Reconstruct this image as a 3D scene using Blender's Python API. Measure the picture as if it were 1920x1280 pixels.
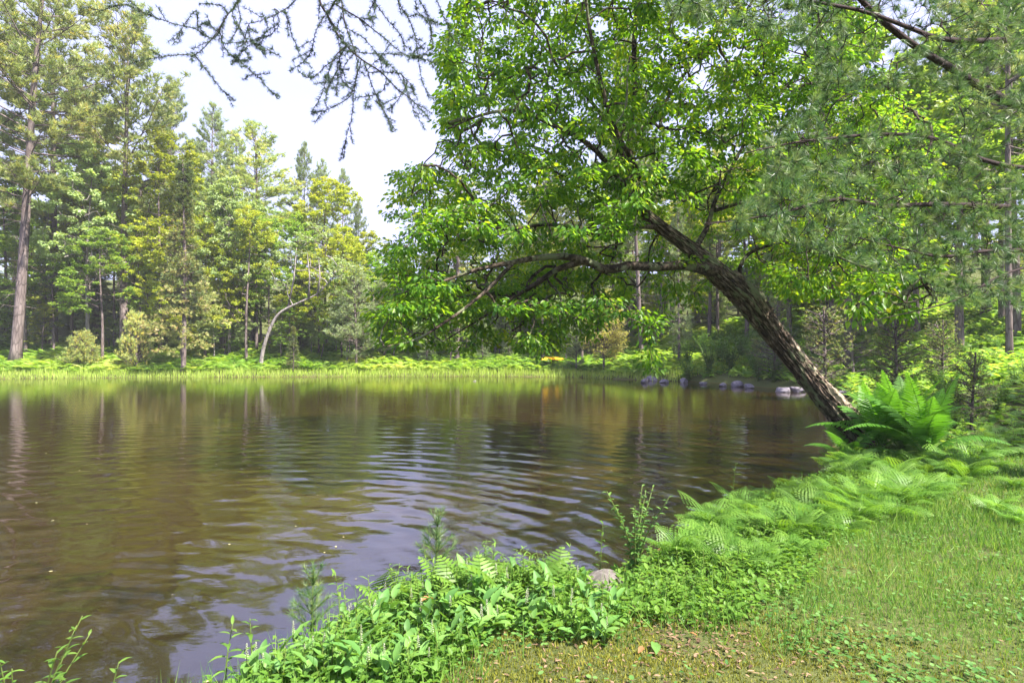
import bpy, math, random
import numpy as np
from mathutils import Vector, Matrix

for _o in list(bpy.data.objects): bpy.data.objects.remove(_o)
S = bpy.context.scene
# ------------------------------------------------------------------ camera
CAMZ = 1.70
FPX = 1067.0            # focal length in pixels of the 1920 wide photograph
HOR = 650.0
cam_d = bpy.data.cameras.new('camera'); cam = bpy.data.objects.new('camera', cam_d)
S.collection.objects.link(cam); S.camera = cam
cam.location = (0, 0, CAMZ); cam.rotation_euler = (math.radians(90.54), 0, 0)
cam_d.sensor_width = 36; cam_d.lens = 20.0; cam_d.clip_start = 0.05; cam_d.clip_end = 2000
S.render.resolution_x = 1024; S.render.resolution_y = 682
# ------------------------------------------------------------------ light
SUN_EL, SUN_AZ = math.radians(54), math.radians(124)      # azimuth clockwise from +Y
world = bpy.data.worlds.new('World'); S.world = world; world.use_nodes = True
wn = world.node_tree; wn.nodes.clear()
sky = wn.nodes.new('ShaderNodeTexSky'); sky.sky_type = 'NISHITA'; sky.sun_disc = False
sky.sun_elevation = SUN_EL; sky.sun_rotation = SUN_AZ
sky.dust_density = 2.0; sky.air_density = 1.0; sky.ozone_density = 2.5
wtc = wn.nodes.new('ShaderNodeTexCoord')
wmp = wn.nodes.new('ShaderNodeMapping'); wmp.inputs['Scale'].default_value = (1, 1, 2.5)
wno = wn.nodes.new('ShaderNodeTexNoise'); wno.inputs['Scale'].default_value = 1.6; wno.inputs['Detail'].default_value = 6
wra = wn.nodes.new('ShaderNodeValToRGB'); wra.color_ramp.elements[0].position = 0.38; wra.color_ramp.elements[0].color = (0.72, 0.72, 0.72, 1)
wra.color_ramp.elements[1].position = 0.72; wra.color_ramp.elements[1].color = (0.95, 0.95, 0.95, 1)
wmx = wn.nodes.new('ShaderNodeMix'); wmx.data_type = 'RGBA'; wmx.inputs['B'].default_value = (2.55, 2.65, 4.3, 1)   # thin bright cloud veil
wbg = wn.nodes.new('ShaderNodeBackground'); wbg.inputs['Strength'].default_value = 0.112
wou = wn.nodes.new('ShaderNodeOutputWorld')
L = wn.links
L.new(wtc.outputs['Generated'], wmp.inputs[0]); L.new(wmp.outputs[0], wno.inputs['Vector'])
L.new(wno.outputs['Fac'], wra.inputs[0]); L.new(wra.outputs[0], wmx.inputs['Factor'])
L.new(sky.outputs[0], wmx.inputs['A']); L.new(wmx.outputs['Result'], wbg.inputs['Color']); L.new(wbg.outputs[0], wou.inputs['Surface'])
sun_d = bpy.data.lights.new('sun', 'SUN'); sun_d.energy = 5.0; sun_d.angle = math.radians(1.0); sun_d.color = (1.0, 0.93, 0.82)
sun = bpy.data.objects.new('sun', sun_d); S.collection.objects.link(sun)
sv = Vector((math.sin(SUN_AZ)*math.cos(SUN_EL), math.cos(SUN_AZ)*math.cos(SUN_EL), math.sin(SUN_EL)))
sun.rotation_euler = sv.to_track_quat('Z', 'Y').to_euler(); sun.location = (10, -10, 30)
S.view_settings.view_transform = 'Standard'; S.view_settings.look = 'None'
S.view_settings.exposure = 1.85; S.view_settings.gamma = 1.0
S.render.engine = 'CYCLES'
cy = S.cycles
cy.max_bounces = 9; cy.diffuse_bounces = 6; cy.glossy_bounces = 3; cy.transmission_bounces = 6; cy.transparent_max_bounces = 6
cy.caustics_reflective = False; cy.caustics_refractive = False

rng = np.random.default_rng(11)
PI = math.pi
U = lambda a, b, n=None: rng.uniform(a, b, n)

# ------------------------------------------------------------------ maths helpers
def vnoise(P, seed=0):
    P = np.asarray(P, float); I = np.floor(P).astype(np.int64); F = P-I; F = F*F*(3-2*F)
    def h(i, j, k):
        n = (i*374761393 + j*668265263 + k*2147483647 + seed*1274126177) & 0xffffffff
        n = ((n ^ (n >> 13))*1274126177) & 0xffffffff
        n = (n ^ (n >> 16)) & 0xffff
        return n/65535.0
    r = 0
    for a in (0, 1):
        for b in (0, 1):
            for c in (0, 1):
                w = (F[..., 0] if a else 1-F[..., 0])*(F[..., 1] if b else 1-F[..., 1])*(F[..., 2] if c else 1-F[..., 2])
                r = r + w*h(I[..., 0]+a, I[..., 1]+b, I[..., 2]+c)
    return r
def fbm(P, octv=4, seed=0):
    P = np.asarray(P, float); s = 0; a = .5
    for o in range(octv):
        s = s + a*vnoise(P*2**o, seed+o*7); a *= .5
    return s
def n2(x, y, sc, seed=0, octv=3): return fbm(np.stack([np.asarray(x)*sc, np.asarray(y)*sc, np.asarray(x)*0+.5], -1), octv, seed)
def at(px, py, d): return np.array([d*(px-960)/FPX, d, CAMZ + d*(HOR-py)/FPX])
def nrm(v): return v/np.maximum(np.linalg.norm(v, axis=-1, keepdims=True), 1e-9)
def sstep(x): x = np.clip(x, 0, 1); return x*x*(3-2*x)

# ------------------------------------------------------------------ shore and terrain
SH = np.array([(-90, -2), (-40, -1.5), (-15, 0.2), (-6, 1.3), (-3.2, 1.9), (-2.2, 2.25), (-1.45, 2.75), (-1.15, 3.3), (-.95, 3.75), (-.45, 4.15), (.1, 4.15),
               (.55, 4.1), (.95, 4.45), (1.45, 5.1), (2.1, 5.7), (2.8, 6.5), (3.7, 7.2), (4.7, 8.2), (5.3, 9.3), (6.4, 11.2), (8.2, 14), (10.6, 18), (11.9, 21), (11, 22.8),
               (9.9, 26.5), (8.4, 28), (6.6, 29.3), (3.6, 32), (-1.9, 33), (-10.9, 32.4), (-19.7, 31.8), (-27, 30.5), (-40, 29.5), (-60, 29), (-90, 28)], float)
def shore_sd(X, Y):
    """signed distance, + on land"""
    X = np.asarray(X, float); Y = np.asarray(Y, float); d = np.full(X.shape, 1e9); ins = np.zeros(X.shape, bool)
    n = len(SH)
    for i in range(n):
        a = SH[i]; b = SH[(i+1) % n]; e = b-a
        t = np.clip(((X-a[0])*e[0]+(Y-a[1])*e[1])/(e@e), 0, 1)
        d = np.minimum(d, np.hypot(X-a[0]-t*e[0], Y-a[1]-t*e[1]))
        c = ((a[1] > Y) != (b[1] > Y)) & (X < (b[0]-a[0])*(Y-a[1])/(b[1]-a[1]+1e-12)+a[0])
        ins ^= c
    return np.where(ins, -d, d)
def height(X, Y):
    X = np.asarray(X, float); Y = np.asarray(Y, float)
    wob = (n2(X, Y, .9, 3)-.45)*.5
    s = shore_sd(X, Y) + wob*np.clip(np.hypot(X, Y)/14, 0.15, 2.6)
    right = sstep((X-4.8)/4)*sstep((Y-7.5)/5)
    far = sstep((Y-24)/6)
    rfar = far*sstep((X-0)/6)
    slope = .045 + right*.15 + far*.14*(1-rfar) + rfar*.05
    slope = np.minimum(slope, .215)
    bank = .16 + .12*right
    z = bank*sstep(s/.45) + slope*np.clip(s-.5, 0, 14) + .22*np.clip(s-14, 0, 40)*(far+right).clip(0, 1)
    z = z + (n2(X, Y, .35, 5)-.45)*.5*np.clip(s/4, 0, 1)*np.clip(np.hypot(X, Y)/16, .15, 1) + (n2(X, Y, 3.1, 8)-.45)*.05*np.clip(s, 0, 1)
    zw = -.9*sstep(-s/3.5) - .12*np.clip(-s/.3, 0, 1) + (n2(X, Y, 1.2, 9)-.45)*.12
    return np.where(s > 0, z, np.minimum(zw, -.01))
def ground_px(px, py, dmin=1.5, dmax=70):
    ds = np.geomspace(dmin, dmax, 900)
    X = ds*(px-960)/FPX; Zr = CAMZ + ds*(HOR-py)/FPX; H = np.maximum(height(X, ds), 0)
    k = np.argmax(Zr <= H)
    if Zr[k] > H[k]: k = len(ds)-1
    return np.array([X[k], ds[k], float(H[k])])

# ------------------------------------------------------------------ materials
def mat_new(name):
    m = bpy.data.materials.new(name); m.use_nodes = True; nt = m.node_tree; nt.nodes.clear()
    o = nt.nodes.new('ShaderNodeOutputMaterial'); return m, nt, o
def node(nt, t, **kw):
    n = nt.nodes.new(t)
    for k, v in kw.items():
        if k in n.inputs: n.inputs[k].default_value = v
        else: setattr(n, k, v)
    return n
def ramp(nt, cols, fac=None):
    r = nt.nodes.new('ShaderNodeValToRGB'); e = r.color_ramp.elements
    while len(e) < len(cols): e.new(0.5)
    for i, (p, c) in enumerate(cols): e[i].position = p; e[i].color = (*c, 1)
    if fac: nt.links.new(fac, r.inputs[0])
    return r
def leafmat(name, cols, trans=.5, rough=.45, spec=.35, tint=(1.25, 1.15, .5), var=.25):
    m, nt, o = mat_new(name)
    a = node(nt, 'ShaderNodeAttribute', attribute_name='rnd')
    r = ramp(nt, [(i/(len(cols)-1), c) for i, c in enumerate(cols)], a.outputs['Fac'])
    oi = node(nt, 'ShaderNodeObjectInfo')
    mr = node(nt, 'ShaderNodeMapRange'); mr.inputs['To Min'].default_value = 1-var; mr.inputs['To Max'].default_value = 1+var
    nt.links.new(oi.outputs['Random'], mr.inputs['Value'])
    hs = node(nt, 'ShaderNodeHueSaturation'); nt.links.new(mr.outputs[0], hs.inputs['Value']); nt.links.new(r.outputs[0], hs.inputs['Color'])
    p = node(nt, 'ShaderNodeBsdfPrincipled'); p.inputs['Roughness'].default_value = rough; p.inputs['Specular IOR Level'].default_value = spec
    nt.links.new(hs.outputs[0], p.inputs['Base Color'])
    mu = node(nt, 'ShaderNodeMix', data_type='RGBA', blend_type='MULTIPLY'); mu.inputs['Factor'].default_value = 1; mu.inputs['B'].default_value = (*tint, 1)
    nt.links.new(hs.outputs[0], mu.inputs['A'])
    t = node(nt, 'ShaderNodeBsdfTranslucent'); nt.links.new(mu.outputs['Result'], t.inputs['Color'])
    mx = node(nt, 'ShaderNodeMixShader'); mx.inputs[0].default_value = trans
    nt.links.new(p.outputs[0], mx.inputs[1]); nt.links.new(t.outputs[0], mx.inputs[2]); nt.links.new(mx.outputs[0], o.inputs[0])
    return m
def barkmat(name, cols, sc=6, rough=.9, bump=.6, attr=False, dist=.03):
    m, nt, o = mat_new(name)
    if attr: src = node(nt, 'ShaderNodeAttribute', attribute_name='tc').outputs['Vector']
    else:
        tcn = node(nt, 'ShaderNodeTexCoord'); mp = node(nt, 'ShaderNodeMapping'); mp.inputs['Scale'].default_value = (1, 1, .22)
        nt.links.new(tcn.outputs['Object'], mp.inputs[0]); src = mp.outputs[0]
    n1 = node(nt, 'ShaderNodeTexNoise', Scale=sc, Detail=8.0, Roughness=.65); nt.links.new(src, n1.inputs['Vector'])
    r = ramp(nt, cols, n1.outputs['Fac'])
    p = node(nt, 'ShaderNodeBsdfPrincipled'); p.inputs['Roughness'].default_value = rough; p.inputs['Specular IOR Level'].default_value = .2
    v = node(nt, 'ShaderNodeTexVoronoi', feature='DISTANCE_TO_EDGE', Scale=sc*1.6); nt.links.new(src, v.inputs['Vector'])
    vr = ramp(nt, [(0, (.35, .35, .35)), (.12, (1, 1, 1))], v.outputs['Distance'])
    mu = node(nt, 'ShaderNodeMix', data_type='RGBA', blend_type='MULTIPLY'); mu.inputs['Factor'].default_value = .75
    nt.links.new(r.outputs[0], mu.inputs['A']); nt.links.new(vr.outputs[0], mu.inputs['B']); nt.links.new(mu.outputs['Result'], p.inputs['Base Color'])
    b = node(nt, 'ShaderNodeBump'); b.inputs['Strength'].default_value = bump; b.inputs['Distance'].default_value = dist
    ad = node(nt, 'ShaderNodeMath', operation='ADD'); nt.links.new(n1.outputs['Fac'], ad.inputs[0]); nt.links.new(vr.outputs[0], ad.inputs[1])
    nt.links.new(ad.outputs[0], b.inputs['Height']); nt.links.new(b.outputs[0], p.inputs['Normal'])
    nt.links.new(p.outputs[0], o.inputs[0])
    return m
G = {}
G['near_leaf'] = leafmat('near_leaf', [(.065, .18, .035), (.11, .27, .035), (.17, .35, .04), (.26, .43, .045), (.42, .50, .06)], trans=.68, rough=.38, spec=.5, tint=(1.45, 1.25, .35), var=0)
G['maple_y'] = leafmat('maple_yellow', [(.22, .32, .03), (.38, .45, .05), (.52, .52, .08)], trans=.5, var=.2)
G['maple_g'] = leafmat('maple_green', [(.13, .26, .04), (.24, .38, .06), (.36, .47, .08)], trans=.5, var=.25)
G['aspen'] = leafmat('aspen_leaf', [(.22, .33, .13), (.34, .46, .19), (.45, .55, .27)], trans=.45, var=.15)
G['pine'] = leafmat('pine_needle', [(.21, .31, .11), (.32, .42, .15), (.47, .53, .20), (.64, .58, .17)], trans=.45, var=.2)
G['pine_b'] = leafmat('pine_blue', [(.19, .28, .14), (.29, .38, .20), (.40, .48, .26)], trans=.45, var=.2)
G['fir'] = leafmat('fir_needle', [(.09, .15, .05), (.16, .24, .07), (.27, .32, .09), (.40, .33, .13)], trans=.25, var=.2)
G['firlow'] = leafmat('fir_brown', [(.24, .32, .09), (.38, .42, .14), (.48, .36, .17)], trans=.25, var=.1)
G['gold'] = leafmat('gold_needle', [(.42, .44, .14), (.55, .55, .20), (.62, .60, .28)], trans=.55, var=0)
G['needle_near'] = leafmat('needle_near', [(.06, .13, .055), (.10, .20, .075), (.16, .27, .09), (.26, .32, .10)], trans=.35, rough=.4, spec=.5, tint=(1.1, 1.15, .7), var=.1)
G['larch'] = leafmat('larch_needle', [(.045, .075, .075), (.07, .11, .09), (.10, .16, .09)], trans=.35, rough=.45, var=.1)
G['fern'] = leafmat('fern_frond', [(.07, .18, .025), (.12, .27, .04), (.21, .38, .06)], trans=.5, var=.2)
G['fern_dk'] = leafmat('fern_deep', [(.05, .17, .018), (.085, .25, .025), (.14, .34, .04)], trans=.5, var=.15)
G['lily'] = leafmat('lily_leaf', [(.08, .20, .05), (.14, .30, .07), (.22, .40, .09)], trans=.4, rough=.5, spec=.3, var=.15)
G['herb'] = leafmat('herb_leaf', [(.09, .20, .03), (.14, .28, .04), (.22, .36, .06)], trans=.5, rough=.4, var=.2)
G['shrub'] = leafmat('shrub_leaf', [(.07, .18, .045), (.12, .26, .06), (.20, .36, .08)], trans=.45, var=.2)
G['grass'] = leafmat('grass_blade', [(.07, .17, .03), (.13, .29, .045), (.22, .39, .075), (.36, .38, .15)], trans=.45, var=0)
G['sedge'] = leafmat('sedge_blade', [(.24, .38, .06), (.38, .52, .09), (.55, .62, .20)], trans=.5, var=0)
G['moss'] = leafmat('moss_tuft', [(.12, .15, .02), (.20, .22, .03), (.31, .31, .05), (.24, .17, .06)], trans=.3, var=0)
G['clover'] = leafmat('clover_leaf', [(.07, .18, .04), (.11, .25, .055), (.18, .33, .09)], trans=.4, rough=.35, spec=.6, var=0)
G['under'] = leafmat('undergrowth', [(.12, .26, .035), (.24, .42, .06), (.40, .55, .11), (.55, .60, .22)], trans=.5, var=0)
G['white'] = leafmat('white_floret', [(.42, .45, .30), (.60, .61, .50)], trans=.3, var=0, tint=(1, 1, .9))
G['bark'] = barkmat('pine_bark', [(.25, (.07, .052, .05)), (.5, (.17, .135, .13)), (.75, (.30, .25, .245))], sc=5)
G['bark_dk'] = barkmat('dark_bark', [(.3, (.045, .032, .03)), (.6, (.10, .075, .07)), (.8, (.17, .13, .12))], sc=6)
G['birch'] = barkmat('birch_bark', [(.2, (.10, .085, .08)), (.45, (.25, .22, .21)), (.8, (.40, .37, .36))], sc=4)
G['twig'] = barkmat('twig_bark', [(.3, (.035, .026, .022)), (.7, (.09, .065, .055))], sc=20, bump=.2)
G['larchtwig'] = barkmat('larch_bark', [(.3, (.025, .017, .02)), (.7, (.06, .04, .04))], sc=40, bump=.2)
G['stem'] = leafmat('green_stem', [(.10, .16, .03), (.16, .20, .05)], trans=.1, var=.1)

def trunk_material():
    m, nt, o = mat_new('leaning_bark'); ln = nt.links.new
    src = node(nt, 'ShaderNodeAttribute', attribute_name='tc').outputs['Vector']
    cr = node(nt, 'ShaderNodeAttribute', attribute_name='ridge').outputs['Fac']
    sc = node(nt, 'ShaderNodeAttribute', attribute_name='scar').outputs['Fac']
    n1 = node(nt, 'ShaderNodeTexNoise', Scale=14.0, Detail=10.0, Roughness=.7); ln(src, n1.inputs['Vector'])
    base = ramp(nt, [(.36, (.015, .010, .008)), (.48, (.06, .043, .033)), (.58, (.19, .145, .115)), (.7, (.42, .35, .29))], n1.outputs['Fac'])
    rr = ramp(nt, [(0, (.22, .17, .13)), (.45, (.8, .8, .8)), (1, (1.15, 1.12, 1.1))], cr)
    m1 = node(nt, 'ShaderNodeMix', data_type='RGBA', blend_type='MULTIPLY'); m1.inputs['Factor'].default_value = 1
    ln(base.outputs[0], m1.inputs['A']); ln(rr.outputs[0], m1.inputs['B'])
    n2_ = node(nt, 'ShaderNodeTexNoise', Scale=5.0, Detail=6.0, Roughness=.6); ln(src, n2_.inputs['Vector'])
    lr = ramp(nt, [(.54, (0, 0, 0)), (.60, (.85, .85, .85))], n2_.outputs['Fac'])
    m2 = node(nt, 'ShaderNodeMix', data_type='RGBA'); ln(lr.outputs[0], m2.inputs['Factor']); ln(m1.outputs['Result'], m2.inputs['A']); m2.inputs['B'].default_value = (.17, .19, .11, 1)
    m3 = node(nt, 'ShaderNodeMix', data_type='RGBA'); ln(sc, m3.inputs['Factor']); ln(m2.outputs['Result'], m3.inputs['A']); m3.inputs['B'].default_value = (.42, .34, .27, 1)
    p = node(nt, 'ShaderNodeBsdfPrincipled', Roughness=.85); p.inputs['Specular IOR Level'].default_value = .25
    ln(m3.outputs['Result'], p.inputs['Base Color'])
    b = node(nt, 'ShaderNodeBump'); b.inputs['Strength'].default_value = .9; b.inputs['Distance'].default_value = .02
    ln(n1.outputs['Fac'], b.inputs['Height']); ln(b.outputs[0], p.inputs['Normal']); ln(p.outputs[0], o.inputs[0])
    return m
G['lean'] = trunk_material()

def rockmat(name, c1, c2, c3, sc=6):
    m, nt, o = mat_new(name); ln = nt.links.new
    tc = node(nt, 'ShaderNodeTexCoord').outputs['Object']
    n1 = node(nt, 'ShaderNodeTexNoise', Scale=sc*1.0, Detail=10.0, Roughness=.7); ln(tc, n1.inputs['Vector'])
    r = ramp(nt, [(.32, c1), (.55, c2), (.72, c3)], n1.outputs['Fac'])
    p = node(nt, 'ShaderNodeBsdfPrincipled', Roughness=.85); ln(r.outputs[0], p.inputs['Base Color'])
    b = node(nt, 'ShaderNodeBump'); b.inputs['Strength'].default_value = .6; b.inputs['Distance'].default_value = .03
    ln(n1.outputs['Fac'], b.inputs['Height']); ln(b.outputs[0], p.inputs['Normal']); ln(p.outputs[0], o.inputs[0])
    return m
G['rock'] = rockmat('shore_rock', (.07, .062, .072), (.19, .17, .20), (.33, .30, .345), 5)
G['rock_near'] = rockmat('near_rock', (.05, .045, .035), (.15, .13, .12), (.27, .25, .25), 4)
G['rock_wet'] = rockmat('wet_rock', (.06, .03, .01), (.14, .07, .025), (.22, .12, .04), 9)

def ground_material():
    m, nt, o = mat_new('ground_soil'); ln = nt.links.new
    tc = node(nt, 'ShaderNodeTexCoord').outputs['Object']
    n1 = node(nt, 'ShaderNodeTexNoise', Scale=.8, Detail=8.0, Roughness=.6); ln(tc, n1.inputs['Vector'])
    n2_ = node(nt, 'ShaderNodeTexNoise', Scale=35.0, Detail=6.0, Roughness=.7); ln(tc, n2_.inputs['Vector'])
    a = ramp(nt, [(.3, (.045, .10, .018)), (.5, (.07, .13, .025)), (.7, (.10, .16, .03))], n1.outputs['Fac'])
    b_ = ramp(nt, [(.35, (.035, .024, .014)), (.5, (.10, .07, .04)), (.68, (.19, .13, .08))], n2_.outputs['Fac'])
    mx = node(nt, 'ShaderNodeMix', data_type='RGBA'); mx.inputs['Factor'].default_value = .5
    ln(a.outputs[0], mx.inputs['A']); ln(b_.outputs[0], mx.inputs['B'])
    # pond bed: brown silt below the water line
    g = node(nt, 'ShaderNodeNewGeometry'); sx = node(nt, 'ShaderNodeSeparateXYZ'); ln(g.outputs['Position'], sx.inputs[0])
    mr = node(nt, 'ShaderNodeMapRange'); mr.inputs['From Min'].default_value = .03; mr.inputs['From Max'].default_value = -.03; ln(sx.outputs['Z'], mr.inputs['Value'])
    bed = ramp(nt, [(.35, (.08, .04, .012)), (.65, (.2, .11, .035))], n2_.outputs['Fac'])
    m2 = node(nt, 'ShaderNodeMix', data_type='RGBA'); ln(mr.outputs[0], m2.inputs['Factor']); ln(mx.outputs['Result'], m2.inputs['A']); ln(bed.outputs[0], m2.inputs['B'])
    p = node(nt, 'ShaderNodeBsdfPrincipled', Roughness=.95); p.inputs['Specular IOR Level'].default_value = .15; ln(m2.outputs['Result'], p.inputs['Base Color'])
    b = node(nt, 'ShaderNodeBump'); b.inputs['Strength'].default_value = .8; b.inputs['Distance'].default_value = .02
    ln(n2_.outputs['Fac'], b.inputs['Height']); ln(b.outputs[0], p.inputs['Normal']); ln(p.outputs[0], o.inputs[0])
    return m
def water_material():
    m, nt, o = mat_new('pond_water'); ln = nt.links.new
    tc = node(nt, 'ShaderNodeTexCoord').outputs['Object']
    gl = node(nt, 'ShaderNodeBsdfGlossy', Roughness=.015); gl.inputs['Color'].default_value = (.95, .95, .95, 1)
    df = node(nt, 'ShaderNodeBsdfDiffuse'); df.inputs['Color'].default_value = (.025, .0155, .0048, 1)
    tr = node(nt, 'ShaderNodeBsdfTransparent'); tr.inputs['Color'].default_value = (.75, .5, .25, 1)
    # transparency follows the depth of the silt below: a shallow margin near the bank
    at_ = node(nt, 'ShaderNodeAttribute', attribute_name='depth').outputs['Fac']
    mb = node(nt, 'ShaderNodeMixShader'); ln(at_, mb.inputs[0]); ln(tr.outputs[0], mb.inputs[1]); ln(df.outputs[0], mb.inputs[2])
    # small noise chop
    mp = node(nt, 'ShaderNodeMapping'); mp.inputs['Scale'].default_value = (1.0, 2.6, 1); mp.inputs['Rotation'].default_value = (0, 0, .18); ln(tc, mp.inputs[0])
    n1 = node(nt, 'ShaderNodeTexNoise', Scale=6.0, Detail=4.0, Roughness=.55); ln(mp.outputs[0], n1.inputs['Vector'])
    b = node(nt, 'ShaderNodeBump'); b.inputs['Strength'].default_value = 1.0; b.inputs['Distance'].default_value = .0016
    ln(n1.outputs['Fac'], b.inputs['Height'])
    fr = node(nt, 'ShaderNodeFresnel', IOR=2.25); ln(b.outputs[0], fr.inputs['Normal'])
    mx = node(nt, 'ShaderNodeMixShader'); ln(fr.outputs[0], mx.inputs[0]); ln(mb.outputs[0], mx.inputs[1]); ln(gl.outputs[0], mx.inputs[2])
    ln(b.outputs[0], gl.inputs['Normal']); ln(mx.outputs[0], o.inputs[0])
    return m
G['ground'] = ground_material(); G['water'] = water_material()
def plainmat(name, col, rough=.5, spec=.4):
    m, nt, o = mat_new(name); ln = nt.links.new
    tc = node(nt, 'ShaderNodeTexCoord').outputs['Object']; n1 = node(nt, 'ShaderNodeTexNoise', Scale=5.0, Detail=5.0); ln(tc, n1.inputs['Vector'])
    r = ramp(nt, [(.3, tuple(c*.8 for c in col)), (.7, tuple(min(1, c*1.1) for c in col))], n1.outputs['Fac'])
    p = node(nt, 'ShaderNodeBsdfPrincipled', Roughness=rough); p.inputs['Specular IOR Level'].default_value = spec; ln(r.outputs[0], p.inputs['Base Color']); ln(p.outputs[0], o.inputs[0]); return m
G['canoe'] = plainmat('canoe_yellow', (.78, .42, .015)); G['canoe_in'] = plainmat('canoe_rim', (.10, .06, .03))
G['speck'] = leafmat('speck', [(.35, .30, .14), (.5, .48, .25)], trans=.2, var=0)
G['litter'] = leafmat('litter', [(.07, .045, .03), (.16, .10, .06), (.30, .20, .13)], trans=.1, var=0)
G['deadleaf'] = leafmat('dead_leaf', [(.30, .14, .06), (.42, .22, .10)], trans=.3, var=.2)

# ------------------------------------------------------------------ mesh helpers
class Geo:
    def __init__(s): s.V = []; s.Q = []; s.T = []; s.R = []; s.n = 0
    def add(s, V, Q=None, T=None, r=None):
        V = np.asarray(V, float).reshape(-1, 3); k = len(V)
        if k == 0: return
        s.V.append(V)
        if Q is not None and len(Q): s.Q.append(np.asarray(Q)+s.n)
        if T is not None and len(T): s.T.append(np.asarray(T)+s.n)
        s.R.append(np.full(k, .5) if r is None else (np.full(k, r) if np.isscalar(r) else np.asarray(r))); s.n += k
    def mesh(s, name, m, smooth=False, extra=None):
        V = np.concatenate(s.V); R = np.concatenate(s.R)
        Q = np.concatenate(s.Q) if s.Q else np.zeros((0, 4), int); T = np.concatenate(s.T) if s.T else np.zeros((0, 3), int)
        me = bpy.data.meshes.new(name); me.vertices.add(len(V)); me.vertices.foreach_set('co', V.astype(np.float32).ravel())
        nl = Q.size+T.size; me.loops.add(nl); me.loops.foreach_set('vertex_index', np.concatenate([Q.ravel(), T.ravel()]).astype(np.int32))
        me.polygons.add(len(Q)+len(T))
        me.polygons.foreach_set('loop_start', np.concatenate([np.arange(len(Q))*4, Q.size+np.arange(len(T))*3]).astype(np.int32))
        a = me.attributes.new('rnd', 'FLOAT', 'POINT'); a.data.foreach_set('value', R.astype(np.float32))
        for k, v in (extra or {}).items():
            v = np.asarray(v, np.float32)
            if v.ndim == 2: b = me.attributes.new(k, 'FLOAT_VECTOR', 'POINT'); b.data.foreach_set('vector', v.ravel())
            else: b = me.attributes.new(k, 'FLOAT', 'POINT'); b.data.foreach_set('value', v)
        me.materials.append(m); me.update(calc_edges=True)
        if smooth: me.polygons.foreach_set('use_smooth', np.ones(len(Q)+len(T), bool))
        return me
def link(name, me, parent=None, loc=None):
    o = bpy.data.objects.new(name, me); S.collection.objects.link(o)
    if parent: o.parent = parent
    if loc is not None: o.location = tuple(map(float, loc))
    return o
def tag(o, label, cat, group=None, kind=None):
    if label: o['label'] = label
    if cat: o['category'] = cat
    if group: o['group'] = group
    if kind: o['kind'] = kind
    return o
def make(name, parts, loc=(0, 0, 0), rot=0, sc=1, label=None, cat=None, group=None, lean=(0, 0)):
    """parts: [(part_name, mesh, [(sub_name, mesh)...])]. One part only -> a single mesh object."""
    if len(parts) == 1 and len(parts[0]) < 3: root = link(name, parts[0][1])
    else:
        root = link(name, None); root.empty_display_size = .3
        for p in parts:
            o = link(p[0], p[1], root)
            for q in (p[2] if len(p) > 2 else []): link(q[0], q[1], o)
    root.location = tuple(map(float, loc)); root.rotation_euler = (lean[0], lean[1], rot)
    root.scale = (sc, sc, sc) if np.isscalar(sc) else sc
    return tag(root, label, cat, group)

def frames(D, Nh=None):
    """rotation matrices with column 1 (y) = D and column 2 (z) near Nh"""
    D = nrm(D)
    if Nh is None: Nh = np.tile([0, 0, 1.], (len(D), 1))
    X = np.cross(D, Nh); l = np.linalg.norm(X, axis=1, keepdims=True)
    X = np.where(l < 1e-3, np.array([[1., 0, 0]]), X/np.maximum(l, 1e-9)); Z = np.cross(X, D)
    return np.stack([X, D, Z], -1)
def inst(tV, tQ, tT, pos, R, sc):
    n = len(pos); k = len(tV); sc = np.asarray(sc, float)
    if sc.ndim == 0: sc = np.full(n, float(sc))
    if sc.ndim == 1: sc = np.repeat(sc[:, None], 3, 1)
    V = np.einsum('nij,nkj->nki', R, tV[None]*sc[:, None, :]) + pos[:, None, :]
    off = (np.arange(n)*k)[:, None, None]
    Q = (tQ[None]+off).reshape(-1, 4) if tQ is not None and len(tQ) else None
    T = (tT[None]+off).reshape(-1, 3) if tT is not None and len(tT) else None
    return V.reshape(-1, 3), Q, T
def rep(r, k): return np.repeat(r, k)
LEAF = np.array([(0, 0, 0), (-.27, .28, .07), (-.22, .66, .03), (0, 1, -.12), (.22, .66, .03), (.27, .28, .07)], float)
LEAFQ = np.array([(0, 3, 2, 1), (0, 5, 4, 3)])
DIA = np.array([(0, 0, 0), (-.33, .45, .05), (0, 1, 0), (.33, .45, .05)], float); DIAQ = np.array([(0, 1, 2, 3)])
BLADE = np.array([(-.5, 0, 0), (.5, 0, 0), (0, 1, 0)], float); BLADET = np.array([(0, 1, 2)])
def prisms(A, B, ra, rb, sides=3):
    n = len(A); D = B-A; R = frames(D, np.tile([.13, .27, .95], (n, 1)))
    an = np.arange(sides)*2*PI/sides; c = np.stack([np.cos(an), 0*an, np.sin(an)], -1)
    O = np.einsum('nij,kj->nki', R, c)
    V = np.concatenate([A[:, None]+O*ra[:, None, None], B[:, None]+O*rb[:, None, None]], 1).reshape(-1, 3)
    i = np.arange(sides); j = (i+1) % sides; q = np.stack([i, j, j+sides, i+sides], -1)
    return V, (q[None]+(np.arange(n)*2*sides)[:, None, None]).reshape(-1, 4)
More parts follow.
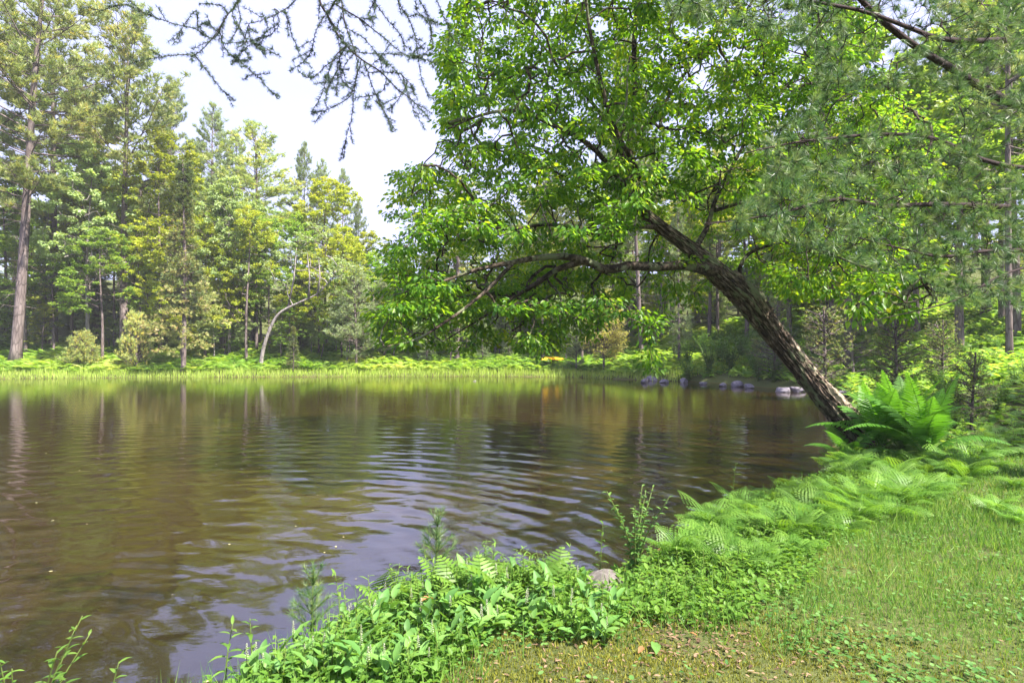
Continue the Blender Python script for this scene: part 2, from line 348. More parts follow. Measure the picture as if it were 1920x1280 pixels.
def smooth_path(P, n):
    P = np.asarray(P, float); t = np.r_[0, np.cumsum(np.linalg.norm(np.diff(P[:, :3], axis=0), axis=1))]; t = t/t[-1]
    u = np.linspace(0, 1, n); out = []
    m = np.gradient(P, t, axis=0) if len(P) > 2 else np.tile(P[1]-P[0], (2, 1))
    k = np.clip(np.searchsorted(t, u, side='right')-1, 0, len(P)-2); h = (t[k+1]-t[k])[:, None]; s = ((u-t[k])[:, None])/h
    return (2*s**3-3*s**2+1)*P[k]+(s**3-2*s**2+s)*h*m[k]+(-2*s**3+3*s**2)*P[k+1]+(s**3-s**2)*h*m[k+1]
def tube(P, r, sides=8, cap=True):
    P = np.asarray(P, float); n = len(P); r = np.broadcast_to(r, n)
    T = nrm(np.gradient(P, axis=0)); a = np.array([0, 0, 1.]) if abs(T[0][2]) < .9 else np.array([1., 0, 0])
    u = nrm(np.cross(T[0], a)); Us = []
    for i in range(n): u = nrm(u-(u@T[i])*T[i]); Us.append(u)
    Us = np.array(Us); W = np.cross(T, Us); an = np.arange(sides)*2*PI/sides
    V = P[:, None]+r[:, None, None]*(np.cos(an)[None, :, None]*Us[:, None]+np.sin(an)[None, :, None]*W[:, None])
    i = np.arange(sides); j = (i+1) % sides
    q = np.stack([i, j, j+sides, i+sides], -1); Q = (q[None]+(np.arange(n-1)*sides)[:, None, None]).reshape(-1, 4)
    V = V.reshape(-1, 3)
    Tt = None
    if cap:
        V = np.concatenate([V, P[-1:]+T[-1:]*r[-1]*.5, P[:1]]); e = (n-1)*sides
        Tt = np.concatenate([np.stack([e+i, e+j, np.full(sides, n*sides)], -1), np.stack([j, i, np.full(sides, n*sides+1)], -1)])
    return V, Q, Tt
def grow(P0, par0, r0, targets, step=.3, sag=.1, rt=.004, expo=.45, pen=0):
    n0 = len(P0); cap = n0+int(len(targets)*14)+10; P = np.zeros((cap, 3)); P[:n0] = P0; par = np.full(cap, -1); par[:n0] = par0
    n = n0; dd = np.min(np.linalg.norm(targets[:, None]-np.asarray(P0)[None], axis=2), axis=1); tips = []
    for t in targets[np.argsort(dd)]:
        d = np.linalg.norm(P[:n]-t, axis=1)
        if pen: d = d + pen*np.maximum(0, P[:n, 2]-t[2])
        j = int(np.argmin(d)); D = t-P[j]; L_ = np.linalg.norm(D)
        if L_ < 1e-3: continue
        k = max(2, int(math.ceil(L_/step))); k = min(k, 13)
        if n+k >= cap: break
        off = rng.normal(0, 1, 3); off -= off@D/L_**2*D; off = off/max(np.linalg.norm(off), 1e-6)
        for i in range(1, k+1):
            s = i/k; P[n] = P[j]+D*s+(off*.10+np.array([0, 0, sag]))*L_*math.sin(PI*s)+rng.normal(0, .018, 3)*L_*(s < 1)
            par[n] = j if i == 1 else n-1; n += 1
        tips.append(n-1)
    P = P[:n]; par = par[:n]; w = np.zeros(n); w[tips] += 1
    for i in range(n-1, n0-1, -1): w[par[i]] += max(w[i], 1e-3)
    r = rt*np.maximum(w, 1)**expo; r[:n0] = r0
    return P, par, r, w, np.array(tips), n0
def skel(branches):
    """branches: list of (points, radii, parent_point_index or -1, n); returns joined arrays"""
    P = []; par = []; R = []
    for pts, rad, pj, n in branches:
        q = smooth_path(np.c_[pts, rad], n); b = len(P)
        if pj == -2: pj = int(np.argmin(np.linalg.norm(np.array(P)-q[0, :3], axis=1)))
        for i in range(len(q)): P.append(q[i, :3]); R.append(q[i, 3]); par.append(pj if i == 0 else b+i-1)
    return np.array(P), np.array(par), np.array(R)

# ------------------------------------------------------------------ ground and water
def grid_axis(lo, hi, c, n, fine):
    t = np.linspace(-1, 1, n); k = math.asinh(max(hi-c, c-lo)/fine); v = c+fine*np.sinh(t*k); return v
gx = grid_axis(-600, 600, 0.5, 430, 2.2); gy = grid_axis(-600, 620, 5, 430, 2.2)
XX, YY = np.meshgrid(gx, gy, indexing='ij'); ZZ = height(XX, YY)
g = Geo(); V = np.stack([XX, YY, ZZ], -1).reshape(-1, 3); n1_, n2_ = XX.shape
ii, jj = np.meshgrid(np.arange(n1_-1), np.arange(n2_-1), indexing='ij'); b = (ii*n2_+jj).ravel()
g.add(V, np.stack([b, b+n2_, b+n2_+1, b+1], -1))
tag(link('ground', g.mesh('ground', G['ground'], True)), None, None, kind='structure')
# pond surface: real ripples on a sheet that is fine near the camera
def ripple(X, Y):
    r1 = np.hypot(X+2.9, Y-2.4); r2 = np.hypot(X+8.5, Y-1.0); d = np.hypot(X, Y)
    w = n2(X, Y, .30, 21)*9+n2(X, Y, .9, 22)*2.6; w2 = n2(X, Y, .45, 31)*10+n2(X, Y, 1.6, 32)*2.0
    near = np.clip(1.6-d/10, .15, 1); mid = np.exp(-((d-9)/5)**2)
    z = .0042*np.sin(r1*13+w)*mid*(n2(X, Y, .30, 23)*1.9-.1)
    z += .0026*np.sin(r1*24+w2*1.3)*(n2(X, Y, .5, 33)*1.8-.1)*np.clip(1.5-d/16, .2, 1)
    z += .0022*np.sin(r2*17+w2)*(n2(X, Y, .4, 24)*1.8-.1)*np.clip(1.5-d/18, .2, 1)
    z += .0012*np.sin((X*.42+Y)*21+w*1.7)*(n2(X, Y, .6, 28)*1.6)*np.clip(1.3-d/30, .4, 1)
    z += .016*(fbm(np.stack([(X*.55+Y*.35)*1.5, (Y-X*.45)*3.2, 0*X], -1), 3, 26)-.45)*near
    z += .0030*(n2(X*.6, Y*1.5, 6.5, 36, 2)-.4)*np.clip(n2(X, Y, .35, 37)*3-.6, .15, 1.4)
    z += .0011*np.sin(r1*41+w2*2)*np.clip(n2(X, Y, .8, 38)*4-1.5, 0, 1)*np.clip(1.3-d/12, 0, 1)
    return z
ys = np.concatenate([np.geomspace(1.2, 36, 900)]); us = np.linspace(-1.25, 1.15, 560)
WX = ys[None, :]*us[:, None]*1.0; WY = np.repeat(ys[None, :], len(us), 0)
WZ = ripple(WX, WY); g = Geo(); n1_, n2_ = WX.shape
ii, jj = np.meshgrid(np.arange(n1_-1), np.arange(n2_-1), indexing='ij'); b = (ii*n2_+jj).ravel()
g.add(np.stack([WX, WY, WZ], -1).reshape(-1, 3), np.stack([b, b+n2_, b+n2_+1, b+1], -1))
# side sheets so that the pond continues past the picture
k0 = g.n
depth = np.clip(.35+.65*sstep((-shore_sd(WX, WY)-.1)/2.2), 0, 1).ravel()
sx_ = [(-90, 1.2), (-1.5, 1.2), (-45, 36), (-90, 36)]; sx_ = [(-90, -3), (0, -3), (0, 1.2), (-1.5, 1.2), (-45, 36), (-90, 36)]
side = Geo(); side.add(np.array([(-90, -3, 0), (0, -3, 0), (1.38, 1.2, 0), (-1.5, 1.2, 0), (-45, 36, 0), (-90, 36, 0)]), np.array([(0, 1, 2, 3), (0, 3, 4, 5)]))
g.add(side.V[0], side.Q[0]); depth = np.r_[depth, np.ones(6)]
tag(link('water', g.mesh('water', G['water'], True, {'depth': depth})), None, None, kind='structure')

# ------------------------------------------------------------------ the leaning tree
def inpoly(x, y, P):
    P = np.asarray(P, float); ins = np.zeros(np.shape(x), bool)
    for i in range(len(P)):
        a = P[i]; b = P[(i+1) % len(P)]
        ins ^= ((a[1] > y) != (b[1] > y)) & (x < (b[0]-a[0])*(y-a[1])/(b[1]-a[1]+1e-12)+a[0])
    return ins
def bark_tube(pts, rad, n, sides, amp=.11, scar=None, seed=0):
    q = smooth_path(np.c_[pts, rad], n); P = q[:, :3]; r = q[:, 3]
    V, Q, T = tube(P, r, sides, True)
    L_ = np.r_[0, np.cumsum(np.linalg.norm(np.diff(P, axis=0), axis=1))]
    an = np.tile(np.arange(sides)*2*PI/sides, n); li = np.repeat(L_, sides); rr = np.repeat(r, sides)
    tcx = np.stack([np.cos(an)*rr*2.2, np.sin(an)*rr*2.2, li*.55], -1)
    big = fbm(tcx*np.array([7, 7, 2.2]), 3, seed)-.45
    rid = 1-np.abs(fbm(tcx*np.array([22, 22, 5.5]), 3, seed+3)-.44)*9; rid = np.clip(rid, 0, 1)      # cracks between plates
    fine = fbm(tcx*55, 3, seed+5)-.45
    disp = rr*(big*amp*3.2+fine*amp*.8)-rr*rid**2*amp*.9
    sc = np.zeros(n*sides)
    if scar:
        for (l0, l1, a0, a1, w) in scar:
            t = (li-l0)/(l1-l0); ac = a0+(a1-a0)*t+(vnoise(np.stack([li*6, 0*li, 0*li], -1), seed+9)-.5)*.35; dlt = np.abs((an-ac+PI) % (2*PI)-PI)*rr
            m = ((t > 0) & (t < 1)); w_ = w*np.sqrt(np.clip(4*t*(1-t), 0, 1)); s_ = np.clip(1.25-dlt/np.maximum(w_, 1e-4), 0, 1)*m
            sc = np.maximum(sc, sstep(s_*2)); disp += -s_*.018+np.exp(-((dlt-w_*1.2)/.012)**2)*m*.016
    C = np.repeat(P, sides, 0); N = nrm(V[:n*sides]-C); V[:n*sides] += N*disp[:, None]
    tc = np.concatenate([tcx, tcx[-1:], tcx[:1]]); ridge = np.r_[1-rid, .5, .5]; sc = np.r_[sc, 0, 0]
    return V, Q, T, tc, ridge, sc
A = lambda *a: at(*a)
TR = [A(1650, 872, 8.75), A(1600, 805, 8.65), A(1530, 722, 8.5), A(1445, 618, 8.3), A(1392, 552, 8.15), A(1335, 502, 8.0), A(1285, 458, 7.9), A(1240, 425, 7.8), A(1204, 396, 7.7)]
TRr = [.36, .225, .165, .152, .165, .135, .105, .095, .075]
V, Q, T, tc, rid, scr = bark_tube(TR, TRr, 420, 110, .23, scar=[(.9, 3.4, 3.75, 4.35, .032), (2.4, 3.9, 4.7, 4.3, .022), (.35, 2.0, 2.9, 3.5, .025)], seed=4)
gt = Geo(); gt.add(V, Q, T)
leaning = link('leaning_tree', None, loc=(TR[1][0], TR[1][1], 0)); off0 = np.array([TR[1][0], TR[1][1], 0]); leaning.empty_display_size = .5
tag(leaning, 'large broadleaf tree with furrowed brown trunk leaning left over the pond', 'tree')
def lk(name, me, par=None):
    o = link(name, me, par or leaning)
    if par is None: o.location = tuple(-off0)
    return o
trunk_o = lk('trunk', gt.mesh('leaning_trunk', G['lean'], True, {'tc': tc, 'ridge': rid, 'scar': scr}))
LIMBS = {
 'stem': ([A(1204, 396, 7.7), A(1188, 340, 7.65), A(1182, 270, 7.6), A(1192, 180, 7.55), A(1190, 90, 7.5), A(1200, -60, 7.4), A(1185, -260, 7.3), A(1195, -430, 7.2)], [.085, .06, .05, .045, .04, .035, .028, .015]),
 'low': ([A(1345, 508, 8.0), A(1285, 497, 7.7), A(1225, 500, 7.5), A(1175, 498, 7.35), A(1140, 506, 7.25), A(1095, 487, 7.1), A(1050, 480, 7.0), A(1000, 484, 6.9), A(955, 493, 6.7), A(915, 500, 6.6), A(850, 520, 6.4), A(790, 545, 6.2)], [.13, .085, .075, .072, .07, .06, .052, .045, .04, .032, .024, .014]),
 'low2': ([A(1090, 490, 7.1), A(1045, 505, 7.2), A(1000, 535, 7.3), A(955, 553, 7.35), A(915, 548, 7.3), A(870, 555, 7.2)], [.055, .045, .04, .035, .025, .012]),
 'low3': ([A(975, 548, 7.3), A(925, 582, 7.2), A(880, 610, 7.1), A(830, 640, 7.0)], [.03, .024, .016, .01]),
 'low4': ([A(1010, 522, 7.3), A(990, 570, 7.4), A(975, 610, 7.5), A(985, 650, 7.5)], [.028, .018, .014, .008]),
 'low5': ([A(960, 495, 6.7), A(900, 555, 6.3), A(840, 600, 6.1), A(770, 640, 6.0), A(720, 650, 5.9)], [.03, .024, .02, .014, .008]),
 'mid1': ([A(1240, 425, 7.8), A(1190, 425, 7.5), A(1120, 440, 7.2), A(1030, 420, 6.9), A(950, 430, 6.6), A(860, 410, 6.3), A(780, 440, 6.0)], [.05, .035, .03, .026, .022, .016, .009]),
 'mid2': ([A(1204, 396, 7.7), A(1150, 320, 7.3), A(1105, 270, 7.0), A(1040, 235, 6.8), A(960, 205, 6.5), A(900, 215, 6.3), A(840, 240, 6.1)], [.06, .045, .038, .03, .024, .018, .01]),
 'mid3': ([A(1188, 340, 7.65), A(1150, 250, 7.9), A(1110, 190, 8.1), A(1060, 140, 8.3), A(1000, 60, 8.4), A(930, 0, 8.4)], [.045, .035, .03, .025, .018, .01]),
 'mid4': ([A(1182, 270, 7.6), A(1240, 200, 7.6), A(1290, 130, 7.7), A(1340, 60, 7.8), A(1390, -60, 7.8)], [.04, .03, .025, .02, .01]),
 'back1': ([A(1285, 458, 7.9), A(1220, 400, 8.6), A(1150, 350, 9.2), A(1060, 300, 9.6), A(980, 270, 9.8), A(900, 290, 10.0)], [.07, .055, .04, .03, .024, .012]),
 'right1': ([A(1300, 470, 7.95), A(1325, 430, 8.1), A(1340, 380, 8.3), A(1380, 300, 8.6), A(1420, 230, 8.9), A(1500, 130, 9.2), A(1560, 20, 9.4)], [.06, .045, .038, .03, .026, .02, .012]),
 'right2': ([A(1340, 395, 8.3), A(1390, 380, 8.2), A(1470, 372, 8.0), A(1560, 385, 7.8), A(1640, 350, 7.6), A(1740, 290, 7.4)], [.035, .028, .024, .02, .015, .008]),
 'right3': ([A(1390, 545, 8.15), A(1388, 500, 8.2), A(1405, 475, 8.3), A(1470, 455, 8.0), A(1540, 470, 7.4), A(1620, 500, 6.6), A(1690, 520, 6.0), A(1740, 530, 5.6)], [.05, .035, .03, .025, .02, .016, .012, .006]),
 'right4': ([A(1420, 230, 8.9), A(1400, 140, 8.6), A(1440, 60, 8.2), A(1460, -80, 8.0)], [.03, .025, .018, .01]),
 'front1': ([A(1215, 405, 7.7), A(1200, 330, 7.0), A(1150, 230, 6.5), A(1120, 120, 6.2), A(1100, 0, 6.0), A(1110, -150, 5.9)], [.05, .04, .034, .028, .02, .01]),
}
br = [(np.array(TR), np.array(TRr)*.9, -1, 50)]
for k, (pts, rad) in LIMBS.items(): br.append((np.array(pts), np.array(rad)*.82, -2, 24))
SP, Spar, SR = skel(br)
CROWN = [(800, -640), (850, -60), (845, 40), (812, 95), (835, 150), (815, 200), (830, 260), (800, 300), (742, 330), (722, 370), (735, 430), (700, 500), (735, 545), (690, 590), (705, 640), (760, 655), (800, 620), (860, 590), (930, 590),
         (975, 655), (1015, 670), (1070, 600), (1150, 580), (1230, 600), (1290, 600), (1330, 560), (1345, 470), (1420, 500), (1440, 560), (1530, 570), (1600, 550), (1680, 520), (1700, 430), (1760, 340), (1790, 250), (1700, 190), (1640, 100), (1560, -640)]
tg = []
while len(tg) < 4400:
    x, y, d = U(680, 1800), U(-640, 675), 0
    if not inpoly(x, y, CROWN): continue
    if y < 0 and rng.random() > .5: continue
    if 1180 < x < 1400 and 400 < y < 600 and rng.random() < .75: continue
    c = (x-1180)/600
    lo, hi = (6.0+max(0, c)*1.2, 9.8) if y > -50 else (5.2, 9.5)
    if 1200 < x < 1450 and y > 380: lo = 8.6
    if y > 420 and x < 1150: lo, hi = 5.9, 8.6
    if 455 < y < 560 and 850 < x < 1330: lo, hi = 7.6, 9.6
    tg.append(A(x, y, U(lo, hi)))
for _ in range(150): tg.append(A(U(700, 1130), U(530, 655), U(6.9, 9.0)))
for _ in range(26): tg.append(A(U(1600, 1760), U(480, 600), U(4.9, 5.9)))
for _ in range(2): tg.append(A(U(1215, 1240), U(640, 712), U(6.6, 6.9)))
for _ in range(9): tg.append(A(U(1150, 1240), U(560, 625), U(6.4, 7.2)))
tg = np.array(tg)
P, par, r, w, tips, n0 = grow(SP, Spar, SR, tg, .22, .06, .0035, .46)
gb = Geo(); idx = np.arange(51, len(P)); idx = idx[par[idx] >= 0]; Vb, Qb = prisms(P[par[idx]], P[idx], np.minimum(r[par[idx]], r[idx]*1.3), r[idx], 6); gb.add(Vb, Qb)
tcb = np.repeat(P[idx], 12, 0)*np.array([1, 1, 1])+(Vb-np.repeat(P[idx], 12, 0))*1.5
o = lk('branches', gb.mesh('leaning_branches', G['lean'], True, {'tc': tcb*.6, 'ridge': np.full(len(Vb), .35), 'scar': np.zeros(len(Vb))}))
# leaves hang from the young wood
def leafcloud(P, par, w, n0, per, Lr, spread, droop, wmax=2.5, tmpl=(LEAF, LEAFQ), seed=None, pendul=.5):
    ids = np.where((w <= wmax) & (np.arange(len(P)) >= n0))[0]
    k = rep(ids, per); n = len(k); B = P[k]; Pp = P[par[k]]; t = U(0, 1, (n, 1)); base = Pp+(B-Pp)*t
    D = nrm(B-Pp+1e-6); rnd = nrm(rng.normal(0, 1, (n, 3))); rnd[:, 2] *= .4
    D = nrm(D*.45+rnd*1.0+np.array([0, 0, -droop])*U(.5, 1.5, (n, 1)))
    base = base+rnd*spread*U(.2, 1, (n, 1))
    up = np.tile([0, 0, 1.], (n, 1))+rng.normal(0, .5, (n, 3))
    sc = U(Lr[0], Lr[1], n)
    return inst(tmpl[0], tmpl[1], None, base, frames(D, up), sc), rep(np.clip(rng.beta(2, 2.4, n)+(rep(vnoise(P[ids]*.8, 3), per)-.5)*.5, 0, 1), len(tmpl[0])), n
(Vl, Ql, _), rl, nl = leafcloud(P, par, w, n0, 29, (.040, .082), .20, .6)
gl_ = Geo(); gl_.add(Vl, Ql, None, rl); print('near leaves', nl)
lk('crown', gl_.mesh('leaning_crown', G['near_leaf']))

# ------------------------------------------------------------------ needle tools
def tuftT(n, L_, w_, spread, seed):
    """a fan of n needles about +Y, as triangles"""
    rg = np.random.default_rng(seed); V = []; T = []
    for i in range(n):
        a = rg.uniform(0, 2*PI); e = spread*math.sqrt(rg.uniform(0.02, 1)); d = np.array([math.sin(e)*math.cos(a), math.cos(e), math.sin(e)*math.sin(a)])
        s = nrm(np.cross(d, rg.normal(0, 1, 3))); l = L_*rg.uniform(.75, 1.05); b = len(V)
        V += [s*w_*.5, -s*w_*.5, d*l]; T.append((b, b+1, b+2))
    return np.array(V), np.array(T)
# ------------------------------------------------------------------ far tree prototypes
def pine_proto(seed, H=22, base=.35, R=4.2, whorl=.75, den=1.0, mat_='pine', nb=5, up=.25, tr=.33, needle=(.30, .035), flat=.5, drop=0, irregular=.5, taper=.9, shoots=True, deadlow=True):
    rg = np.random.default_rng(seed); gt = Geo(); gn = Geo()
    ph = rg.uniform(0, 6); zz = np.linspace(0, H, 26); tp = np.stack([.15*np.sin(zz*.22+ph)*(zz/H), .15*np.cos(zz*.19+ph)*(zz/H), zz], -1)
    tr_r = tr*(1-zz/H)**.8+.02; tr_r[0] *= 1.35
    V, Q, T = tube(tp, tr_r, 9); gt.add(V, Q, T)
    A_, B_, ra, rb = [], [], [], []; pos = []; dr = []
    tV, tT = tuftT(8, needle[0]*1.1, needle[1]*1.3, 1.05, seed)
    z = H*base
    if deadlow:
        for k in range(int(14*den)):
            zl = rg.uniform(min(.12, base*.5), base)*H; a = rg.uniform(0, 2*PI); l = rg.uniform(.5, 1.8); d = np.array([math.cos(a), math.sin(a), rg.uniform(-.3, .15)])
            A_.append([0, 0, zl]); B_.append(d*l+[0, 0, zl]); ra.append(.03); rb.append(.006)
            A_.append(d*l*.6+[0, 0, zl]); B_.append(d*l*.9+np.array([rg.uniform(-.4, .4), rg.uniform(-.4, .4), zl-.25])); ra.append(.012); rb.append(.004)
    while z < H-.3:
        f = max(0.0, (z/H-base)/(1-base)); prof = R*min(1, max(0, f)*4+.45)*max(0, 1-f**1.6)**taper
        for k in range(nb):
            if rg.random() < .12: continue
            a = rg.uniform(0, 2*PI); l = max(.35, prof*(1-irregular*rg.random())); el = up+(f**2)*.75+rg.uniform(-.12, .12)-drop*(1-f)
            d = np.array([math.cos(a)*math.cos(el), math.sin(a)*math.cos(el), math.sin(el)]); o = np.array([0, 0, z+rg.uniform(-.2, .2)])
            m = 5; ts = np.linspace(0, 1, m+1); pth = o+d*l*ts[:, None]; pth[:, 2] += (ts**2)*l*.16 if drop <= 0 else -(ts**1.5)*l*drop*.5+ts**4*l*.12
            for i in range(m): A_.append(pth[i]); B_.append(pth[i+1]); ra.append(.035*(1-ts[i])*(l/4+.35)+.006); rb.append(.035*(1-ts[i+1])*(l/4+.35)+.006)
            side = np.array([-math.sin(a), math.cos(a), 0])
            ns = int(max(4, l*5.6*den))
            for j in range(ns):
                s = 1-.72*rg.random()**1.2 if l > 1 else rg.uniform(.2, 1)
                c = np.array([np.interp(s, ts, pth[:, q]) for q in range(3)]); sg = rg.choice([-1, 1]); sl = l*.34*(1.15-s)+.25
                e = c+side*sg*sl*rg.uniform(.5, 1)+d*sl*.7+np.array([0, 0, rg.uniform(-.05, .22)*(sl+.2)])
                A_.append(c); B_.append(e); ra.append(.012); rb.append(.005)
                mt = int(max(3, sl*8))
                for q in range(mt):
                    t = rg.uniform(.25, 1.05); p = c+(e-c)*t+rg.normal(0, .06, 3); pos.append(p); dr.append(nrm(e-c)*.6+np.array([0, 0, .75 if drop <= 0 else .1])+rg.normal(0, .25, 3))
        z += whorl*rg.uniform(.7, 1.2)*(1-.35*f)
    for q in range(10 if shoots else 4): pos.append([0, 0, H-rg.uniform(0, .5)]); dr.append([rg.normal(0, .4), rg.normal(0, .4), 1])
    pos = np.array(pos); dr = np.array(dr); n = len(pos)
    V, Q = prisms(np.array(A_), np.array(B_), np.array(ra), np.array(rb), 3); gt.add(V, Q)
    V, Q, T = inst(tV, None, tT, pos, frames(dr, rng.normal(0, 1, (n, 3))), rg.uniform(.75, 1.25, n)); gn.add(V, Q, T, rep(np.clip(rg.beta(2, 2.5, n)+(vnoise(pos*.5, seed)-.5)*.6, 0, 1), len(tV)))
    return [('trunk', gt.mesh('conifer_trunk', G['bark'], True)), ('crown', gn.mesh('conifer_crown', G[mat_]))], H
def broad_proto(seed, H=14, blobs=None, nt=420, per=36, L_=(.15, .25), mat_='maple_g', tr=.16, bark='bark', base=.3, trunkpts=None, droop=.3):
    rg = np.random.default_rng(seed)
    if trunkpts is None:
        zz = np.linspace(0, H*.85, 7); trunkpts = np.stack([.25*np.sin(zz*.3+seed)*zz/H, .25*np.cos(zz*.35+seed*2)*zz/H, zz], -1)
    tp = np.asarray(trunkpts, float); q = smooth_path(np.c_[tp, np.linspace(tr, .03, len(tp))], 26)
    if blobs is None:
        blobs = []
        for k in range(9):
            z = H*(base+.12+(1-base-.2)*(k+.5)/9); a = rg.uniform(0, 2*PI); rr = H*.15*math.sin(PI*min(1, max(0, (z/H-base+.15)/(1.1-base))))+.2
            blobs.append((rr*math.cos(a), rr*math.sin(a), z, H*rg.uniform(.10, .17), H*.085))
        blobs.append((0, 0, H*.93, H*.09, H*.08))
    T = []
    for i in range(nt):
        b_ = blobs[rg.integers(len(blobs))]; v = nrm(rg.normal(0, 1, 3))*rg.uniform(.35, 1)**.6; T.append([b_[0]+v[0]*b_[3], b_[1]+v[1]*b_[3], b_[2]+v[2]*b_[4]])
    T = np.array(T); pr = np.arange(26)-1
    P, par, r, w, tips, n0 = grow(q[:, :3], pr, q[:, 3], T, .55, .05, .008, .42, pen=.6)
    gt = Geo(); V, Q, T_ = tube(q[:, :3], q[:, 3], 9); gt.add(V, Q, T_); idx = np.arange(26, len(P)); V, Q = prisms(P[par[idx]], P[idx], np.minimum(r[par[idx]], r[idx]*1.5), r[idx], 3); gt.add(V, Q)
    (V, Q, _), rr, n = leafcloud(P, par, w, n0, per, L_, .26, droop, 1.5, (DIA, DIAQ)); gl2 = Geo(); gl2.add(V, Q, None, rr)
    return [('trunk', gt.mesh('broadleaf_trunk', G[bark], True)), ('crown', gl2.mesh('broadleaf_crown', G[mat_]))], H
PROTO = {}
PROTO['pineA'] = pine_proto(1, 22, .42, 5.6, whorl=1.0, irregular=.6, tr=.20, den=.68)
PROTO['pineB'] = pine_proto(2, 22, .34, 5.6, den=.85, up=.15, whorl=.95, irregular=.55, tr=.22, taper=.7)
PROTO['pineC'] = pine_proto(3, 22, .36, 5.4, mat_='pine_b', up=.25, whorl=.9, irregular=.5, tr=.21, taper=.75)
PROTO['pineD'] = pine_proto(4, 22, .40, 6.4, den=.75, up=.5, irregular=.5, whorl=1.25, tr=.23, taper=.6)      # open crown with ascending limbs
PROTO['fir'] = pine_proto(5, 16, .12, 2.5, whorl=.42, den=1.0, mat_='fir', nb=7, up=-.05, drop=.22, tr=.2, needle=(.20, .035), irregular=.3, taper=1.15, deadlow=False)
PROTO['firB'] = pine_proto(6, 16, .10, 2.2, whorl=.5, den=.9, mat_='pine_b', nb=6, up=-.05, drop=.18, tr=.18, needle=(.22, .035), irregular=.4, taper=1.0)
PROTO['mapleG'] = broad_proto(11, 14, mat_='maple_g'); PROTO['mapleY'] = broad_proto(12, 14, mat_='maple_y', nt=460)
PROTO['mapleG2'] = broad_proto(13, 14, mat_='maple_g', base=.15); PROTO['mapleY2'] = broad_proto(14, 14, mat_='maple_y', base=.15, nt=480)
PROTO['aspen'] = broad_proto(15, 14, mat_='aspen', bark='birch', base=.3, nt=480)
def tree_d(kind, px, d, top, wide=1.0, label=None, cat='tree', group=None, name=None, rot=None, lean=(0, 0), parts=None, dz=-.1):
    parts, H0 = parts or PROTO[kind]; X = d*(px-960)/FPX; Z = float(height(X, d))+dz
    Ht = CAMZ+d*(HOR-top)/FPX-Z; s = Ht/H0
    nm = name or ('pine_tree' if kind.startswith('pine') else 'fir_tree' if kind.startswith('fir') else 'aspen_tree' if kind == 'aspen' else 'maple_tree')
    return make(nm, parts, (X, d, Z), U(0, 6.28) if rot is None else rot, (s*wide, s*wide, s), label, cat, group, lean)
TD = tree_d
TD('pineB', 28, 33.5, -170, 1.0, 'tall white pine with bare grey trunk leaning right, nearest the left edge', lean=(0, .07), rot=0)
TD('pineB', 100, 39, -60, .9, 'pine with a dark trunk just right of the leaning grey one')
TD('pineD', 232, 36.5, 22, 1.0, 'tallest open crowned pine with ascending limbs against the sky', rot=2.0)
TD('pineA', -70, 34, -120, 1.1, 'pine whose yellowish boughs enter at the left edge of the picture')
TD('pineC', 150, 43, 120, .9, 'slim pine behind the tallest pine, its top half hidden')
TD('aspen', 165, 36.0, 262, .85, 'pale silvery green aspen left of the tallest pine trunk')
TD('mapleG', 100, 37, 470, 1.1, 'small bright green maple between the two left pines')
TD('mapleG', 191, 34.0, 425, 1.0, 'small maple with slim grey trunk standing in the ferns')
TD('mapleY', 300, 37.5, 238, .8, 'bright yellow green maple right of the tallest pine')
TD('pineC', 318, 44, 150, .75, 'pale pine with a thin top behind the yellow green maple')
TD('pineC', 398, 46, 200, .85, 'blue green pine with pointed top left of the broad pine')
TD('pineB', 478, 43, 228, 1.15, 'broad dense grey green pine right of the pointed spruce')
TD('pineC', 440, 50, 250, .8, 'narrow pine wedged behind the broad grey green pine')
TD('pineC', 570, 52, 272, .7, 'first small pine top stepping down to the right')
TD('pineC', 604, 53, 303, .7, 'second small pine top stepping down to the right')
TD('pineC', 642, 54, 320, .7, 'last small pine top before the gap of sky', dz=-.2)
TD('mapleY2', 462, 35.5, 385, .85, 'yellow maple with a crooked pale trunk foot by the meadow')
TD('mapleG2', 420, 38, 350, .8, 'green maple filling the space behind the pointed spruce')
TD('mapleY', 610, 41, 332, .95, 'golden green maple above the leaning birch')
TD('mapleY2', 690, 43, 430, 1.1, 'round yellow green maple at the low end of the skyline')
TD('mapleG2', 555, 39, 400, .85, 'fresh green maple behind the leaning birch')
TD('mapleG', 740, 42, 470, 1.1, 'green maple half hidden by the tips of the overhanging tree')
for (px, d, top, k, wd, lb) in ((48, 36, 400, 'mapleG2', 1.0, 'low green maple beside the leaning grey trunk'), (135, 38.5, 330, 'mapleY2', .9, 'yellow green maple filling the gap left of the tallest pine'), (215, 39, 380, 'mapleG2', 1.0, 'green maple hiding the foot of the tallest pine'), (262, 36.5, 400, 'mapleY2', .85, 'yellow maple right beside the tallest pine trunk'), (385, 36, 410, 'mapleY2', .8, 'yellow maple just right of the pointed spruce'), (430, 37, 330, 'aspen', .8, 'pale aspen behind the yellow maples'), (505, 38, 440, 'mapleG2', .9, 'green maple left of the dark trunk pair'), (640, 38, 420, 'mapleY2', .9, 'yellow maple right of the leaning birch'), (700, 38.5, 470, 'mapleG2', .9, 'green maple behind the pale young pine'), (10, 40, 300, 'mapleG', .9, 'green maple crown at the left edge of the picture'), (345, 40, 300, 'mapleY', .8, 'yellow crown rising behind the pointed spruce'), (760, 39, 500, 'mapleY2', .9, 'yellow maple left of the thick grey trunk')):
    TD(k, px, d, top, wd, lb)
for k in range(34): TD(['mapleG2', 'mapleY2', 'aspen'][rng.integers(3)], U(-60, 1240), U(35.5, 38.5), U(545, 610), U(.9, 1.5), 'leafy sapling no taller than a person along the edge of the wood', group='saplings along the edge of the wood', name='maple_sapling')
TD('pineC', 672, 48, 375, .55, 'sparse grey pine top over the round maple')
